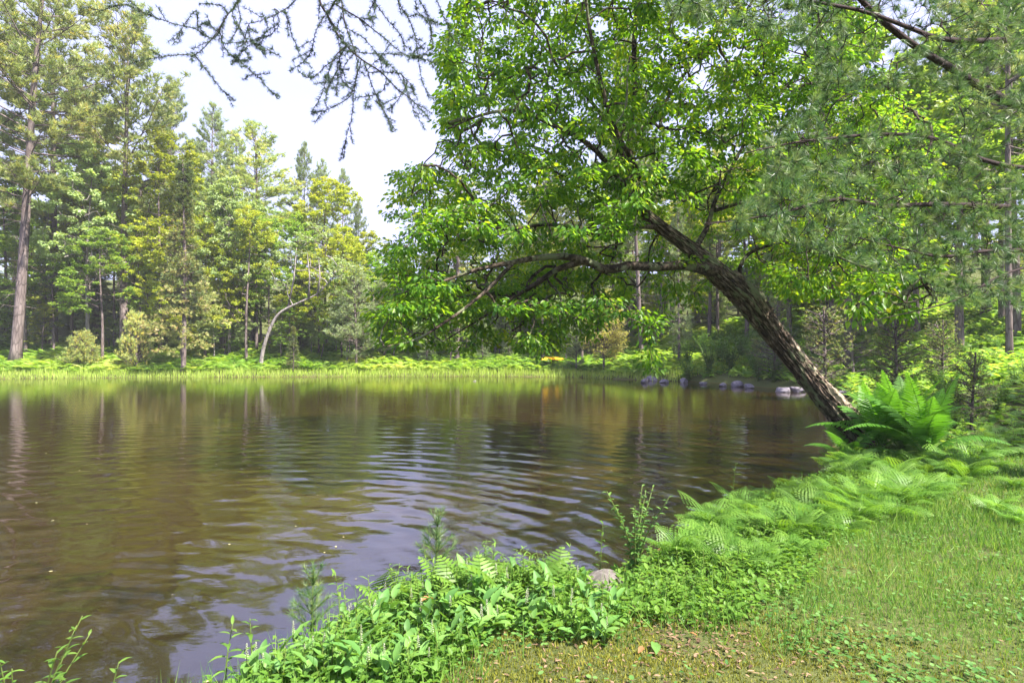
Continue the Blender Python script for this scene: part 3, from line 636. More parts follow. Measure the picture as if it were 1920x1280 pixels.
# narrow pointed spruce with brown lower boughs
sp, spH = pine_proto(21, 14.5, .30, 1.55, whorl=.34, den=1.3, mat_='fir', nb=8, up=-.05, drop=.2, tr=.15, needle=(.17, .035), irregular=.3, taper=1.9, deadlow=False, shoots=False)
lowb = pine_proto(22, 8.2, .19, 3.2, whorl=.50, den=.7, mat_='firlow', nb=6, up=-.02, drop=.14, tr=.10, needle=(.20, .03), irregular=.4, taper=.8, deadlow=False)[0]
TD(None, 344, 32.8, 300, 1.0, 'pointed dark spruce with sparse brownish lower boughs', parts=([('trunk', sp[0][1]), ('crown', sp[1][1]), ('lower_boughs', lowb[1][1])], spH), name='spruce_tree')
# leaning birch
bp = [(0, 0, 0), (.15, 0, 1.2), (.5, 0, 2.4), (1.2, 0, 3.7), (2.4, .1, 4.4), (3.6, .2, 5.0), (4.7, .3, 6.2)]
bb = [(4.4, 0, 7.0, 1.5, 1.2), (2.6, .3, 7.6, 1.4, 1.5), (1.2, .2, 6.6, 1.2, 1.4), (3.6, -.3, 8.6, 1.2, 1.0), (5.4, .3, 6.6, 1.0, .8)]
bpr, bH = broad_proto(31, 9.5, bb, 190, 11, (.13, .2), 'aspen', .14, 'birch', trunkpts=bp)
xb, yb = 34*(488-960)/FPX, 34
birch = make('birch_tree', bpr, (xb, yb, float(height(xb, yb))-.1), 0, (.92, .92, .92), 'pale birch whose trunk bends far right with shoots rising from it', 'tree')
gs = Geo()
for (x0, h0, x1, h1) in ((1.75, 4.05, 2.3, 8.0), (3.1, 4.75, 3.0, 7.6), (3.7, 5.05, 3.75, 7.2)):
    V, Q, T = tube([(x0, .1, h0), ((x0+x1)/2+.1, .1, (h0+h1)/2), (x1, .1, h1)], [.07, .05, .02], 7); gs.add(V, Q, T)
link('upright_shoot', gs.mesh('birch_shoots', G['birch'], True), birch)
# bare foreground trunks of the far bank
TD('pineA', 857, 36.5, 330, 1.5, 'thick grey pine trunk with a torn pink limb stub', dz=-.1)
xs, ys_ = 36.5*(857-960)/FPX, 36.5
TD('pineB', 1017, 37, 300, .9, 'slim pine trunk at the left end of the yellow canoe')
TD('pineC', 1203, 35, 40, .65, 'slightly leaning grey trunk right of the golden tamarack', lean=(0, -.05), rot=0)
TD('firB', 1273, 30.5, 330, .6, 'thin trunk rising close to the rocky shore')
TD('pineA', 568, 39.5, 400, .8, 'dark trunk under the leaning birch', group='pair of dark trunks')
TD('pineA', 583, 40.5, 410, 1.0, 'dark reddish trunk paired with the one under the birch', group='pair of dark trunks')
TD('mapleG', 600, 36, 480, .5, 'thin pale sapling leaning right below the birch', lean=(0, .18), rot=0)
sapl, sH = pine_proto(41, 6, .12, 1.9, whorl=.4, den=1.7, mat_='pine_b', nb=6, up=.25, tr=.06, needle=(.16, .02), irregular=.45, deadlow=False)
TD(None, 668, 34.5, 505, 1.05, 'pale grey green young pine beside the overhanging leaves', parts=(sapl, sH), name='young_pine')
TD(None, 1080, 33, 548, .8, 'blue green young pine right of the yellow canoe', parts=(sapl, sH), name='young_pine')
TD(None, 720, 36.5, 520, .9, 'young pine at the edge of the dark wood', parts=(sapl, sH), name='young_pine')
bush, bH2 = pine_proto(42, 2.4, .04, 1.35, whorl=.22, den=2.6, mat_='gold', nb=7, up=.35, tr=.03, needle=(.14, .02), irregular=.35, deadlow=False)
bush2, _ = pine_proto(43, 2.4, .04, 1.2, whorl=.2, den=2.4, mat_='pine', nb=7, up=.35, tr=.03, needle=(.14, .02), irregular=.35, deadlow=False)
TD(None, 256, 33.0, 592, .62, 'fuzzy pale green pine seedling low in the meadow', parts=(bush2, bH2), name='young_pine')
TD(None, 152, 33, 625, 1.0, 'knee high bushy seedling left of the slim maple trunk', parts=(bush2, bH2), name='young_pine')
TD('fir', 550, 33, 612, 1.2, 'small yellow green spruce below the leaning birch', name='young_spruce')
TD('firB', 800, 35.5, 560, 1.2, 'grey twiggy fir left of the thick trunk')
TD('firB', 905, 36, 575, 1.1, 'low fir right of the thick trunk')
TD('firB', 955, 37, 560, 1.1, 'low fir between the thick trunk and the canoe')
tam, tH = pine_proto(44, 4.6, .2, 1.5, whorl=.26, den=2.2, mat_='gold', nb=8, up=.12, tr=.05, needle=(.10, .022), irregular=.25, deadlow=False)
TD(None, 1132, 31.8, 552, 1.0, 'small golden tamarack glowing in the sun', parts=(tam, tH), name='tamarack_tree')
# right hand slope
TD('pineB', 1893, 19, -600, .42, 'grey pine trunk standing on the slope at the right edge')
TD('firB', 1440, 27, 470, .9, 'small fir on the right slope behind the leaning trunk')
for px, d, top, k, lb in ((1165, 42, 180, 'pineA', None), (1178, 44, 150, 'pineA', None), (1188, 43, 170, 'pineB', None), (1150, 45, 180, 'pineA', None)):
    TD(k, px, d, top, .6, 'dark trunk in the cluster beside the golden tamarack', group='cluster of dark trunks')
# the woods behind: many trees nobody can tell apart
def skyline(px): return np.interp(px, [-400, 0, 150, 300, 400, 520, 560, 640, 700, 740, 830, 900, 1100, 1300, 1600, 1920, 2400], [170, 270, 290, 280, 290, 340, 400, 430, 480, 500, 430, 400, 330, 260, 200, 140, 0])
LBF = {'pineA': 'tall pine standing deep in the woods across the pond', 'pineB': 'tall pine standing deep in the woods across the pond', 'pineC': 'grey green pine standing deep in the woods across the pond',
       'firB': 'shaded fir among the trunks of the woods across the pond', 'fir': 'shaded fir among the trunks of the woods across the pond', 'mapleG': 'green broadleaf tree deep in the woods across the pond',
       'mapleG2': 'green broadleaf tree deep in the woods across the pond', 'mapleY': 'yellow green broadleaf tree deep in the woods across the pond', 'mapleY2': 'yellow green broadleaf tree deep in the woods across the pond'}
row = 0
for d0, stp, lo in ((39, 95, -60), (43, 85, -30), (48, 75, 0), (56, 62, 0), (68, 50, 15)):
    px = -330.0
    while px < 1420:
        x = px+U(-18, 18); d = d0+U(-2, 2); t = skyline(x)+U(20, 150)+lo*.3
        kinds = ['pineA', 'pineB', 'pineC', 'firB', 'mapleG2', 'fir', 'mapleG'] if row < 3 else ['pineC', 'pineB', 'fir', 'mapleG2', 'firB']
        if 450 < x < 760: kinds = ['mapleG2', 'fir', 'mapleY2', 'firB', 'mapleG']
        k = kinds[rng.integers(len(kinds))]
        if k in ('fir', 'firB', 'mapleG2') and row < 3: t = t+U(60, 160)
        TD(k, x, d, min(t, 560), U(.8, 1.15), LBF[k], group='woods across the pond')
        px += stp*U(.7, 1.3)
    row += 1
for k in range(120):      # low shaded firs that close the view between the trunks
    x = U(-300, 1250); d = U(38.5, 52); kd = ['fir', 'firB', 'firB', 'mapleG2'][rng.integers(4)]; TD(kd, x, d, U(480, 575), U(1.2, 1.9), {'fir': 'low green fir', 'firB': 'low grey green fir', 'mapleG2': 'low leafy maple'}[kd]+' filling the shade between the trunks '+('behind the left meadow' if x < 430 else 'behind the leaning birch' if x < 760 else 'behind the leaning tree'), group='understorey of the woods')

# ------------------------------------------------------------------ ferns, herbs and other low plants
def frond(L_, W, pairs, sub=0, a0=70, a1=-25, seed=0, pw=.30, pinna='tri', start=.16):
    """a frond that leaves the origin towards +Y, rises at a0 degrees and bends over to a1; returns V, Q, T"""
    rg = np.random.default_rng(seed); n = 24; t = np.linspace(0, 1, n+1); el = np.radians(a0+(a1-a0)*t**1.1)
    dy = np.cumsum(np.r_[0, np.cos(el[:-1])])*L_/n; dz = np.cumsum(np.r_[0, np.sin(el[:-1])])*L_/n
    def pt(s, x, dn=0):
        s = np.clip(s, 0, 1); y = np.interp(s, t, dy); z = np.interp(s, t, dz); e = np.interp(s, t, el)
        dn = dn - np.abs(x)*.22; return np.stack([x, y-np.sin(e)*dn, z+np.cos(e)*dn], -1)
    g = Geo(); c = pt(t, np.zeros(n+1)); V, Q, T = tube(c, np.linspace(.006, .0015, n+1)*(L_/.6)**.6, 4, False); g.add(V, Q, None, .7)
    for k in range(pairs):
        s = start+(.98-start)*(k+.5)/pairs; sh = (math.sin(PI*min(1, ((s-start)/(1-start))**.62*.98+.02)))**.8
        l = W*max(.08, sh)*(1 if s < .5 else (1-(s-.5)*.5)); gap = (.98-start)/pairs
        for sg in (-1, 1):
            fw = .42+rg.uniform(-.08, .08); r = .35+.4*s+rg.uniform(-.15, .15)
            if sub == 0 and pinna == 'tri':
                hw = gap*pw*1.6; P_ = pt(np.array([s-hw, s+hw, s+fw*l/L_+hw*.2]), np.array([0, 0, sg*l])); g.add(P_, None, [(0, 1, 2) if sg > 0 else (1, 0, 2)], r)
            elif sub == 0:
                hw = gap*pw; xs = np.array([0, .38, .75, 1.])*l; wd = np.array([.75, 1.05, .7, .05])*hw
                ss = s+fw*xs/L_; Pa = pt(ss-wd, sg*xs, 0); Pb = pt(ss+wd, sg*xs, 0); Vv = np.concatenate([Pa, Pb])
                g.add(Vv, [(i, i+1, i+5, i+4) for i in range(3)], None, r)
            else:
                m = max(3, int(sub*max(.3, sh)))
                for j in range(m):
                    u = (j+.5)/m; x = u*l; sc_ = s+fw*x/L_; pl = gap*L_*.62*(1-u**1.6*.75); w2 = l/m*.44
                    for q in (-1, 1):
                        P_ = pt(np.array([sc_, sc_+q*pl*.45/L_, sc_+q*pl/L_, sc_+q*pl*.45/L_]), sg*np.array([x, x-w2, x+pl*.22, x+w2+pl*.1])); g.add(P_, [(0, 1, 2, 3)], None, np.clip(r+rg.uniform(-.1, .1), 0, 1))
    return np.concatenate(g.V), (np.concatenate(g.Q) if g.Q else None), (np.concatenate(g.T) if g.T else None), np.concatenate(g.R)
def rotz(V, a, s=1, o=(0, 0, 0), tilt=0):
    V = np.asarray(V)*s
    if tilt: c, q = math.cos(tilt), math.sin(tilt); V = np.stack([V[:, 0]*c-V[:, 2]*q, V[:, 1], V[:, 0]*q+V[:, 2]*c], -1)
    c, q = math.cos(a), math.sin(a); return np.stack([V[:, 0]*c-V[:, 1]*q, V[:, 0]*q+V[:, 1]*c, V[:, 2]], -1)+np.asarray(o)
def fern_mesh(nf, L_, W, pairs, sub, seed, m, a0=(55, 80), a1=(-40, 5), pinna='tri', pw=.3):
    rg = np.random.default_rng(seed); g = Geo()
    for i in range(nf):
        V, Q, T, r = frond(L_*rg.uniform(.7, 1.1), W*rg.uniform(.8, 1.1), pairs, sub, rg.uniform(*a0), rg.uniform(*a1), seed*31+i, pw, pinna)
        g.add(rotz(V, i*2*PI/nf+rg.uniform(-.5, .5), 1, (rg.normal(0, .02), rg.normal(0, .02), 0), rg.uniform(-.3, .3)), Q, T, np.clip(r+rg.uniform(-.3, .3), 0, 1))
    return g.mesh('fern_fronds', G[m])
def leafgrid(L_, W, n=6, fold=.18, curl=.6, peak=.42, wav=0, seed=0):
    t = np.linspace(0, 1, n+1); w = W*.5*np.sin(PI*t**(math.log(.5)/math.log(peak)))**.85; w[0] = W*.03; w[-1] = 0
    e = -curl*t**1.3; y = np.cumsum(np.r_[0, np.cos(e[1:])])*L_/n; z = np.cumsum(np.r_[0, np.sin(e[1:])])*L_/n
    V = np.concatenate([np.stack([-w, y, z+w*fold*2], -1), np.stack([w*0, y, z], -1), np.stack([w, y, z+w*fold*2], -1)])
    if wav: V[:, 2] += wav*np.sin(V[:, 1]/L_*17+seed)*np.abs(V[:, 0])
    k = n+1; Q = [(i, i+k, i+k+1, i+1) for i in range(n)]+[(i+k, i+2*k, i+2*k+1, i+k+1) for i in range(n)]
    return V, np.array(Q)
def place_leaf(g, V, Q, base, az, el, r, roll=0):
    d = np.array([math.cos(az)*math.cos(el), math.sin(az)*math.cos(el), math.sin(el)]); R = frames(d[None], np.array([[0, 0, 1.]]))[0]
    c, s = math.cos(roll), math.sin(roll); Rr = np.array([[c, 0, s], [0, 1, 0], [-s, 0, c]]); g.add((V@Rr.T)@R.T+base, Q, None, r)
def lily_parts(seed):
    rg = np.random.default_rng(seed); g = Geo(); st = Geo(); n = rg.integers(3, 6); a = rg.uniform(0, 6.28)
    h = rg.uniform(.10, .17); lean = rg.uniform(.02, .06); pth = np.array([[0, 0, -.02], [lean*.4*math.cos(a), lean*.4*math.sin(a), h*.6], [lean*math.cos(a), lean*math.sin(a), h]])
    V, Q, T = tube(smooth_path(np.c_[pth, [0, 0, 0]], 7)[:, :3], np.linspace(.0028, .0015, 7), 5); st.add(V, Q, T)
    for i in range(n):
        t = (i+.6)/n; p = np.array([np.interp(t, [0, .6, 1], pth[:, q]) for q in range(3)]); l = rg.uniform(.09, .15)*(1-.2*t)
        V, Q = leafgrid(l, l*rg.uniform(.36, .48), 7, .22, rg.uniform(.3, .9), .42, .12, i); place_leaf(g, V, Q, p, a+i*2.4+rg.uniform(-.4, .4), rg.uniform(.45, 1.15), rg.uniform(.1, .9), rg.uniform(-.3, .3))
    fl = None
    if seed % 3 == 1:
        f = Geo(); top = pth[-1]; V, Q, T = tube([top, top+[0, 0, .03], top+[.004, 0, .075]], [.0016, .0014, .001], 5); st.add(V, Q, T)
        oc = np.array([(1, 0, 0), (0, 1, 0), (-1, 0, 0), (0, -1, 0), (0, 0, 1), (0, 0, -1)], float); ot = [(0, 1, 4), (1, 2, 4), (2, 3, 4), (3, 0, 4), (1, 0, 5), (2, 1, 5), (3, 2, 5), (0, 3, 5)]
        for k in range(26):
            z = .018+.058*k/26; aa = k*2.4; rr_ = .0065*(1.1-k/30); f.add(oc*rg.uniform(.0020, .0030)+top+[rr_*math.cos(aa), rr_*math.sin(aa), z], None, ot, rg.uniform(0, 1))
        fl = f.mesh('florets', G['white'])
    out = [('leaves', g.mesh('lily_leaves', G['lily'], True)), ('stem', st.mesh('lily_stem', G['stem'], True))]
    if fl: out.append(('flower_spike', fl))
    return out
def herb_parts(seed, h=.22, ll=.06, n=11, ratio=.28, m='herb', br_=1, el=(.1, .9), curl=.7):
    rg = np.random.default_rng(seed); g = Geo(); st = Geo()
    for b_ in range(br_):
        a = rg.uniform(0, 6.28); ln = rg.uniform(.05, .28 if br_ > 1 else .14)*h*(1.6 if br_ > 1 else 1); hh = h*rg.uniform(.75, 1.05)
        pth = np.array([[0, 0, -.02], [ln*.3*math.cos(a), ln*.3*math.sin(a), hh*.5], [ln*math.cos(a), ln*math.sin(a), hh]])
        V, Q, T = tube(smooth_path(np.c_[pth, [0, 0, 0]], 8)[:, :3], np.linspace(.0032, .0012, 8)*(h/.25)**.7, 5); st.add(V, Q, T)
        for i in range(n):
            t = .15+.85*(i+.5)/n; p = np.array([np.interp(t, [0, .5, 1], pth[:, q]) for q in range(3)]); l = ll*rg.uniform(.7, 1.15)*(1-.45*max(0, t-.5)*2*.8)
            V, Q = leafgrid(l, l*ratio, 5, .2, curl*rg.uniform(.5, 1.3), .42, .1, i); place_leaf(g, V, Q, p, i*2.4+a+rg.uniform(-.3, .3), rg.uniform(*el)*(.4+t*.7), rg.uniform(0, .7)+.3*t)
    return [('leaves', g.mesh('herb_leaves', G[m], True)), ('stem', st.mesh('herb_stem', G['stem'], True))]
def seedling_pine(seed, h, tiers=3):
    rg = np.random.default_rng(seed); st = Geo(); nd = Geo(); tV, tT = tuftT(16, .065, .0016, .75, seed); pos = []; dr = []
    def shoot(a, b, r, clip):
        V, Q, T = tube([a, (np.array(a)+b)/2, b], [r, r*.8, r*.5], 5); st.add(V, Q, T); L_ = np.linalg.norm(np.array(b)-a); k = int(L_/.012)
        for i in range(k):
            t = clip+(1-clip)*i/k; pos.append(np.array(a)+(np.array(b)-a)*t); dr.append(nrm(np.array(b)-a)+rg.normal(0, .35, 3))
    shoot(np.array([0, 0, -.02]), np.array([.01, 0, h]), .004, .3)
    for q in range(tiers):
        z = h*(.3+.6*q/tiers)
        for k in range(5):
            a = k*1.256+q; l = h*.42*(1-.22*q); d = np.array([math.cos(a)*.75, math.sin(a)*.75, .75]); shoot(np.array([0, 0, z]), np.array([0, 0, z])+d*l, .0025, .25)
    for k in range(4): a = k*1.57; shoot(np.array([.01, 0, h*.9]), np.array([.01+math.cos(a)*.05, math.sin(a)*.05, h*1.18]), .003, .1)
    pos = np.array(pos); dr = np.array(dr); n = len(pos); V, Q, T = inst(tV, None, tT, pos, frames(dr, rng.normal(0, 1, (n, 3))), U(.6, 1.1, n)); nd.add(V, None, T, rep(U(0, 1, n), len(tV)))
    return [('stem', st.mesh('seedling_stem', G['stem'], True)), ('needles', nd.mesh('seedling_needles', G['needle_near']))]
def gnd(X, Y): return float(height(X, Y))
def sample_px(poly, n, dmin=1.5, dmax=70):
    out = []; P_ = np.array(poly, float); lo = P_.min(0); hi = P_.max(0)
    while len(out) < n:
        x, y = U(lo[0], hi[0]), U(lo[1], hi[1])
        if not inpoly(x, y, poly): continue
        p = ground_px(x, y, dmin, dmax)
        if p[2] > .02 and math.hypot((x-1126)/48, (y-1098)/34) > 1: out.append(p)
    return out
# fern bed along the bank
FB = [fern_mesh(7, .37, .13, 16, 6, 60+i, 'fern', (52, 86), (-40, 20)) for i in range(5)]
BED = [(1270, 1045), (1330, 985), (1430, 930), (1540, 885), (1580, 850), (1700, 850), (1925, 815), (1925, 850), (1820, 895), (1720, 955), (1600, 1000), (1480, 1045), (1360, 1085)]
def where_bed(p): s_ = float(shore_sd(p[0], p[1])); return 'at the water edge of the fern bed' if s_ < .55 else 'in the middle of the fern bed' if s_ < 1.3 else 'on the lawn side of the fern bed'
def far_word(p): return 'near' if p[1] < 6 else 'far'
for p in sample_px(BED, 165): k = U(.45, 1.3); make('fern', [('fronds', FB[rng.integers(5)])], p-[0, 0, .03], U(0, 6.28), k, ('large' if k > 1 else 'small' if k < .7 else 'middling')+' lacy green fern '+where_bed(p)+', '+far_word(p)+' end', 'fern', 'ferns along the near bank')
for p in sample_px([(1840, 930), (1925, 910), (1925, 990), (1860, 985)], 5): make('fern', [('fronds', FB[rng.integers(4)])], p, U(0, 6.28), U(.6, .8), 'pale fern in the lawn at the right edge', 'fern', 'ferns in the lawn at the right edge')
BIG = [frond(1.15, .24, 30, 0, a, b, 80+i, .42, 'wide') for i, (a, b) in enumerate([(86, 40), (80, 5), (64, -35), (84, 60)])]
bigm = []
for i, (V, Q, T, r) in enumerate(BIG): g = Geo(); g.add(V, Q, T, r); bigm.append(g.mesh('big_frond', G['fern_dk']))
for (px, py, s, nf, lb) in ((1690, 850, 1.12, 13, 'tall bright green fern clump rising beside the leaning trunk'), (1648, 852, .95, 9, 'arching fern spreading over the foot of the leaning trunk'), (1735, 862, 1.1, 10, 'fern clump right of the tall one by the trunk'), (1590, 868, .62, 8, 'low arching fern at the water edge before the trunk')):
    p = ground_px(px, py); c = link('fern', None, None, p); c.empty_display_size = .2; tag(c, lb, 'fern', 'ferns at the leaning trunk')
    for i in range(nf):
        o = link('frond', bigm[i % 4] if s > .7 else bigm[[1, 2][i % 2]], c); a = i*2*PI/nf+U(-.3, .3); o.rotation_euler = (0, U(-.15, .15), a); k = s*U(.75, 1.1); o.scale = (k, k, k)
# woodland lilies in flower along the near edge
LP = [lily_parts(300+i) for i in range(7)]
LIL = [(430, 1300), (500, 1215), (560, 1150), (660, 1105), (800, 1090), (1000, 1100), (1120, 1115), (1180, 1160), (1130, 1215), (1020, 1190), (900, 1215), (800, 1300)]
for p in sample_px(LIL, 185, 1.2):
    k = rng.integers(7); has = len(LP[k]) > 2
    make('woodland_lily', LP[k], p, U(0, 6.28), U(.7, 1.15), 'broad leaved plant '+('with white flower spike ' if has else 'without flowers ')+('on the brink' if shore_sd(p[0], p[1]) < .4 else 'on the mossy side')+(' left of the lobed ferns' if p[0]/p[1] < -.24 else ' below the lobed ferns' if p[0]/p[1] < .05 else ' near the boulder'), 'plant', 'broad leaved plants along the near bank')
HB = [herb_parts(400+i, .20, .055, 12, .32) for i in range(4)]+[herb_parts(410+i, .26, .07, 13, .20, el=(.2, 1.0)) for i in range(3)]
for p in sample_px([(1190, 1125), (1190, 1050), (1270, 1010), (1400, 985), (1500, 1000), (1430, 1060), (1380, 1110), (1260, 1150)], 85): make('leafy_herb', HB[rng.integers(7)], p, U(0, 6.28), U(.55, 1.0), 'small leafy herb between the near rock and the ferns', 'plant', 'herbs beside the near rock')
for p in sample_px([(560, 1160), (640, 1090), (760, 1060), (1060, 1075), (1120, 1110), (900, 1130), (700, 1140)], 90): make('leafy_herb', HB[rng.integers(7)], p, U(0, 6.28), U(.6, 1.1), 'small leafy herb on the brink of the pond behind the flowering plants', 'plant', 'herbs on the brink of the near bank')
for p in sample_px([(1640, 870), (1925, 780), (1925, 840), (1800, 880)], 30): make('leafy_herb', HB[rng.integers(7)], p, U(0, 6.28), U(1.0, 1.9), 'leafy herb among the ferns on the right', 'plant', 'herbs among the ferns on the right')
for p in sample_px(LIL, 60, 1.2): make('leafy_herb', HB[rng.integers(7)], p, U(0, 6.28), U(.7, 1.2), 'small leafy herb mixed among the flowering plants', 'plant', 'herbs among the flowering plants')
# sensitive ferns with broad lobes
SF = []
for i in range(3):
    V, Q, T, r = frond(.38, .12, 8, 0, 80-8*i, 25-20*i, 90+i, .36, 'wide', start=.36); g = Geo(); g.add(V, Q, T, r); SF.append(g.mesh('lobed_frond', G['herb']))
LFL = ['leftmost upright lobed fern of the near bank', 'second lobed fern from the left on the near bank', 'lobed fern just right of the tall pine seedling', 'lobed fern second to the right of the tall pine seedling', 'tall lobed fern in the middle of the row on the near bank', 'tallest lobed fern on the near bank', 'lobed fern just right of the tallest one', 'rightmost lobed fern on the near bank', 'short lobed fern just left of the tall pine seedling', 'short lobed fern second from the right of the row']
for j, (px, py, h) in enumerate(((712, 1140, 1.0), (735, 1150, .85), (830, 1120, .9), (868, 1130, 1.0), (905, 1145, 1.15), (950, 1140, 1.25), (985, 1125, 1.2), (1040, 1120, .9), (770, 1135, .7), (1010, 1150, .8))):
    p = ground_px(px, py); c = link('lobed_fern', None, None, p); c.empty_display_size = .1; tag(c, LFL[j], 'fern', 'broad lobed ferns on the near bank')
    for i in range(3):
        o = link('frond', SF[(i+j) % 3], c); o.rotation_euler = (U(-.2, .1), U(-.2, .2), U(0, 6.28)); k = h*U(.75, 1); o.scale = (k, k, k)
# seedlings, shrub and edge plants
for (px, py, h, lb) in ((818, 1095, .46, 'pine seedling with pale candles standing above the lobed ferns'), (585, 1215, .40, 'thin pine seedling over the water at the left of the bank'), (905, 1110, .2, 'tiny pine seedling among the lobed ferns')):
    make('pine_seedling', seedling_pine(int(px), h), ground_px(px, py), U(0, 6), 1, lb, 'seedling')
make('leafy_shrub', herb_parts(501, .62, .06, 22, .42, 'shrub', 9, curl=.5), ground_px(1190, 1085), 1, 1, 'knee high shrub with small oval leaves beside the near rock', 'shrub')
for (px, d, h, s_, lb) in ((30, 2.35, .50, 1, 'tall weed at the lower left corner, its tips over the water'), (75, 2.4, .55, 2, 'tall weed beside the one in the lower left corner'), (205, 2.55, .36, 3, 'leafy stem with a fresh tip rising from the bottom edge'), (425, 2.9, .36, 4, 'slender leafy stem over the water left of the pine seedling'), (475, 2.9, .44, 5, 'slender leafy stem nearest the pine seedling'), (400, 2.6, .2, 6, 'short leafy stem at the bottom edge of the bank'), (640, 3.5, .4, 7, 'thin leafy stem right of the pine seedling'), (1372, 5.9, .55, 8, 'lone stem with round leaves standing before the fern bed'), (1125, 4.2, .4, 9, 'leafy stem left of the knee high shrub')):
    X = d*(px-960)/FPX; make('tall_weed', herb_parts(520+s_, h, .085, 12, .26, 'herb', 1 if s_ > 2 else 4, (.2, .9)), (X, d, max(gnd(X, d), -.02)), 0, 1, lb, 'plant')
SHB = [herb_parts(540+i, .9, .10, 20, .55, 'shrub', 16, curl=.5) for i in range(3)]
sh_spots = [(1290, 715, 1.2), (1330, 705, 1.5), (1370, 700, 1.6), (1420, 712, 1.3), (1450, 715, 1.0), (1240, 705, 1.1), (1290, 690, 1.4), (1350, 685, 1.5), (1410, 690, 1.4), (1460, 700, 1.2), (1390, 675, 1.5), (1320, 670, 1.4)]
for (px, py, s_) in sh_spots: make('leafy_bush', SHB[rng.integers(3)], ground_px(px, py, 8, 60)-[0, 0, .1], U(0, 6), s_*1.3, 'green bush above the boulders on the far right shore', 'bush', 'bushes above the boulders')
for p in sample_px([(1290, 690), (1330, 640), (1420, 615), (1560, 610), (1570, 700), (1450, 705)], 34, 15, 50): make('leafy_bush', SHB[rng.integers(3)], p-[0, 0, .1], U(0, 6), U(.9, 1.6), 'pale green bush on the slope between the boulders and the leaning trunk', 'bush', 'bushes behind the leaning trunk')
for p in sample_px([(1560, 700), (1560, 620), (1925, 600), (1925, 790), (1760, 820), (1650, 760)], 60, 7, 40): make('leafy_bush', SHB[rng.integers(3)], p-[0, 0, .05], U(0, 6), U(.35, .8), 'low leafy bush on the sunlit slope at the right', 'bush', 'bushes on the right slope')
fs1, fsH = pine_proto(61, 2.6, .12, .75, whorl=.2, den=2.3, mat_='fir', nb=5, up=.15, tr=.028, needle=(.07, .012), irregular=.4, deadlow=False)
for (px, d, top, lb) in ((1820, 9.5, 660, 'thin fir sapling with a dark stem on the right slope'), (1678, 12, 590, 'slender fir sapling behind the tall fern clump'), (1545, 18, 575, 'small fir sapling on the slope above the trunk foot'), (1450, 24, 560, 'distant fir sapling above the boulders'), (1765, 14, 600, 'fir sapling between the tall ferns and the right edge'), (1600, 22, 560, 'far fir sapling high on the right slope')):
    TD(None, px, d, top, 1.0, lb, parts=(fs1, fsH), name='fir_sapling', dz=0)
# trees covering the right hillside
for (px, d, top, k, wd) in ((1330, 36, 330, 'mapleG2', 1.1), (1400, 34, 300, 'mapleY2', 1.1), (1480, 33, 280, 'mapleG2', 1.2), (1560, 31, 250, 'mapleY2', 1.1), (1640, 30, 230, 'mapleG2', 1.2), (1720, 28, 200, 'mapleG', 1.2), (1800, 30, 170, 'mapleY2', 1.2), (1880, 27, 160, 'mapleG2', 1.2), (1960, 25, 100, 'mapleG2', 1.2),
        (1590, 24, 30, 'mapleG2', 1.1), (1800, 23, 30, 'mapleG', 1.1), (1905, 24, -60, 'mapleG2', 1.1), (1850, 29, -140, 'pineC', 1.0), (1240, 38, 350, 'mapleY2', 1.1), (1120, 41, 330, 'mapleG2', 1.1), (1020, 41, 340, 'mapleY2', 1.1), (930, 41, 380, 'mapleG2', 1.1), (850, 40, 420, 'mapleG2', 1.1), (1450, 42, 220, 'pineA', 1), (1600, 44, 150, 'pineB', 1), (1350, 45, 230, 'pineB', 1), (1750, 40, 120, 'pineA', 1), (1900, 38, 60, 'pineB', 1), (1530, 52, 200, 'pineC', 1.2), (1680, 52, 150, 'pineC', 1.2), (1830, 50, 120, 'pineC', 1.2), (2000, 36, 80, 'pineA', 1), (1420, 55, 240, 'pineC', 1.2), (1300, 50, 280, 'pineC', 1.2)):
    TD(k, px, d, top, wd, {'mapleG2': 'green broadleaf tree', 'mapleG': 'tall green broadleaf tree', 'mapleY2': 'yellow green broadleaf tree', 'pineA': 'open crowned pine', 'pineB': 'dense pine', 'pineC': 'grey green pine'}[k]+(' far back on the wooded hillside' if d > 37 else ' on the wooded hillside')+(' below the long low limb' if px < 1300 else ' behind the leaning trunk' if px < 1620 else ' behind the needled boughs'), group='trees on the right hillside')
for k in range(70): (lambda kd: TD(kd, U(1250, 2050), U(33, 50), U(430, 545), U(1.3, 2.0), {'firB': 'low grey green fir', 'mapleG2': 'low green leafy tree', 'mapleY2': 'low yellow green leafy tree'}[kd]+' in the shade of the right hillside', group='understorey of the right hillside'))(['mapleG2', 'firB', 'mapleY2'][rng.integers(3)])

# ------------------------------------------------------------------ ground cover that nobody could count
fV, fQ, fT, fR = frond(1, .26, 9, 0, 55, -25, 5, .42, 'tri')
def cover(n, xs, ys, ok, size, zs=0):
    X = U(xs[0], xs[1], n); Y = U(ys[0], ys[1], n); m = ok(X, Y); return X[m], Y[m]
def frond_field(X, Y, s, tone):
    n = len(X); Z = height(X, Y); a = U(0, 6.28, n); D = np.stack([np.cos(a), np.sin(a), U(-.1, .25, n)], -1)
    V, Q, T = inst(fV, fQ, fT, np.stack([X, Y, Z-.03], -1), frames(D), s); return V, Q, T, rep(np.clip(tone+rng.normal(0, .15, n), 0, 1), len(fV))
gc = Geo()
ok = lambda X, Y: (shore_sd(X, Y) > .25) & (np.abs(X) < Y*1.15+2)
X, Y = cover(30000, (4.5, 34), (7.5, 36), lambda X, Y: ok(X, Y) & (n2(X, Y, .5, 61) > .30) & (rng.random(len(X)) < np.clip(13/np.hypot(X, Y), .25, 1)), None)
gc.add(*frond_field(X, Y, U(.25, .55, len(X))*np.clip(np.hypot(X, Y)/16, .7, 1.5), (n2(X, Y, .35, 62)-.25)*1.1))
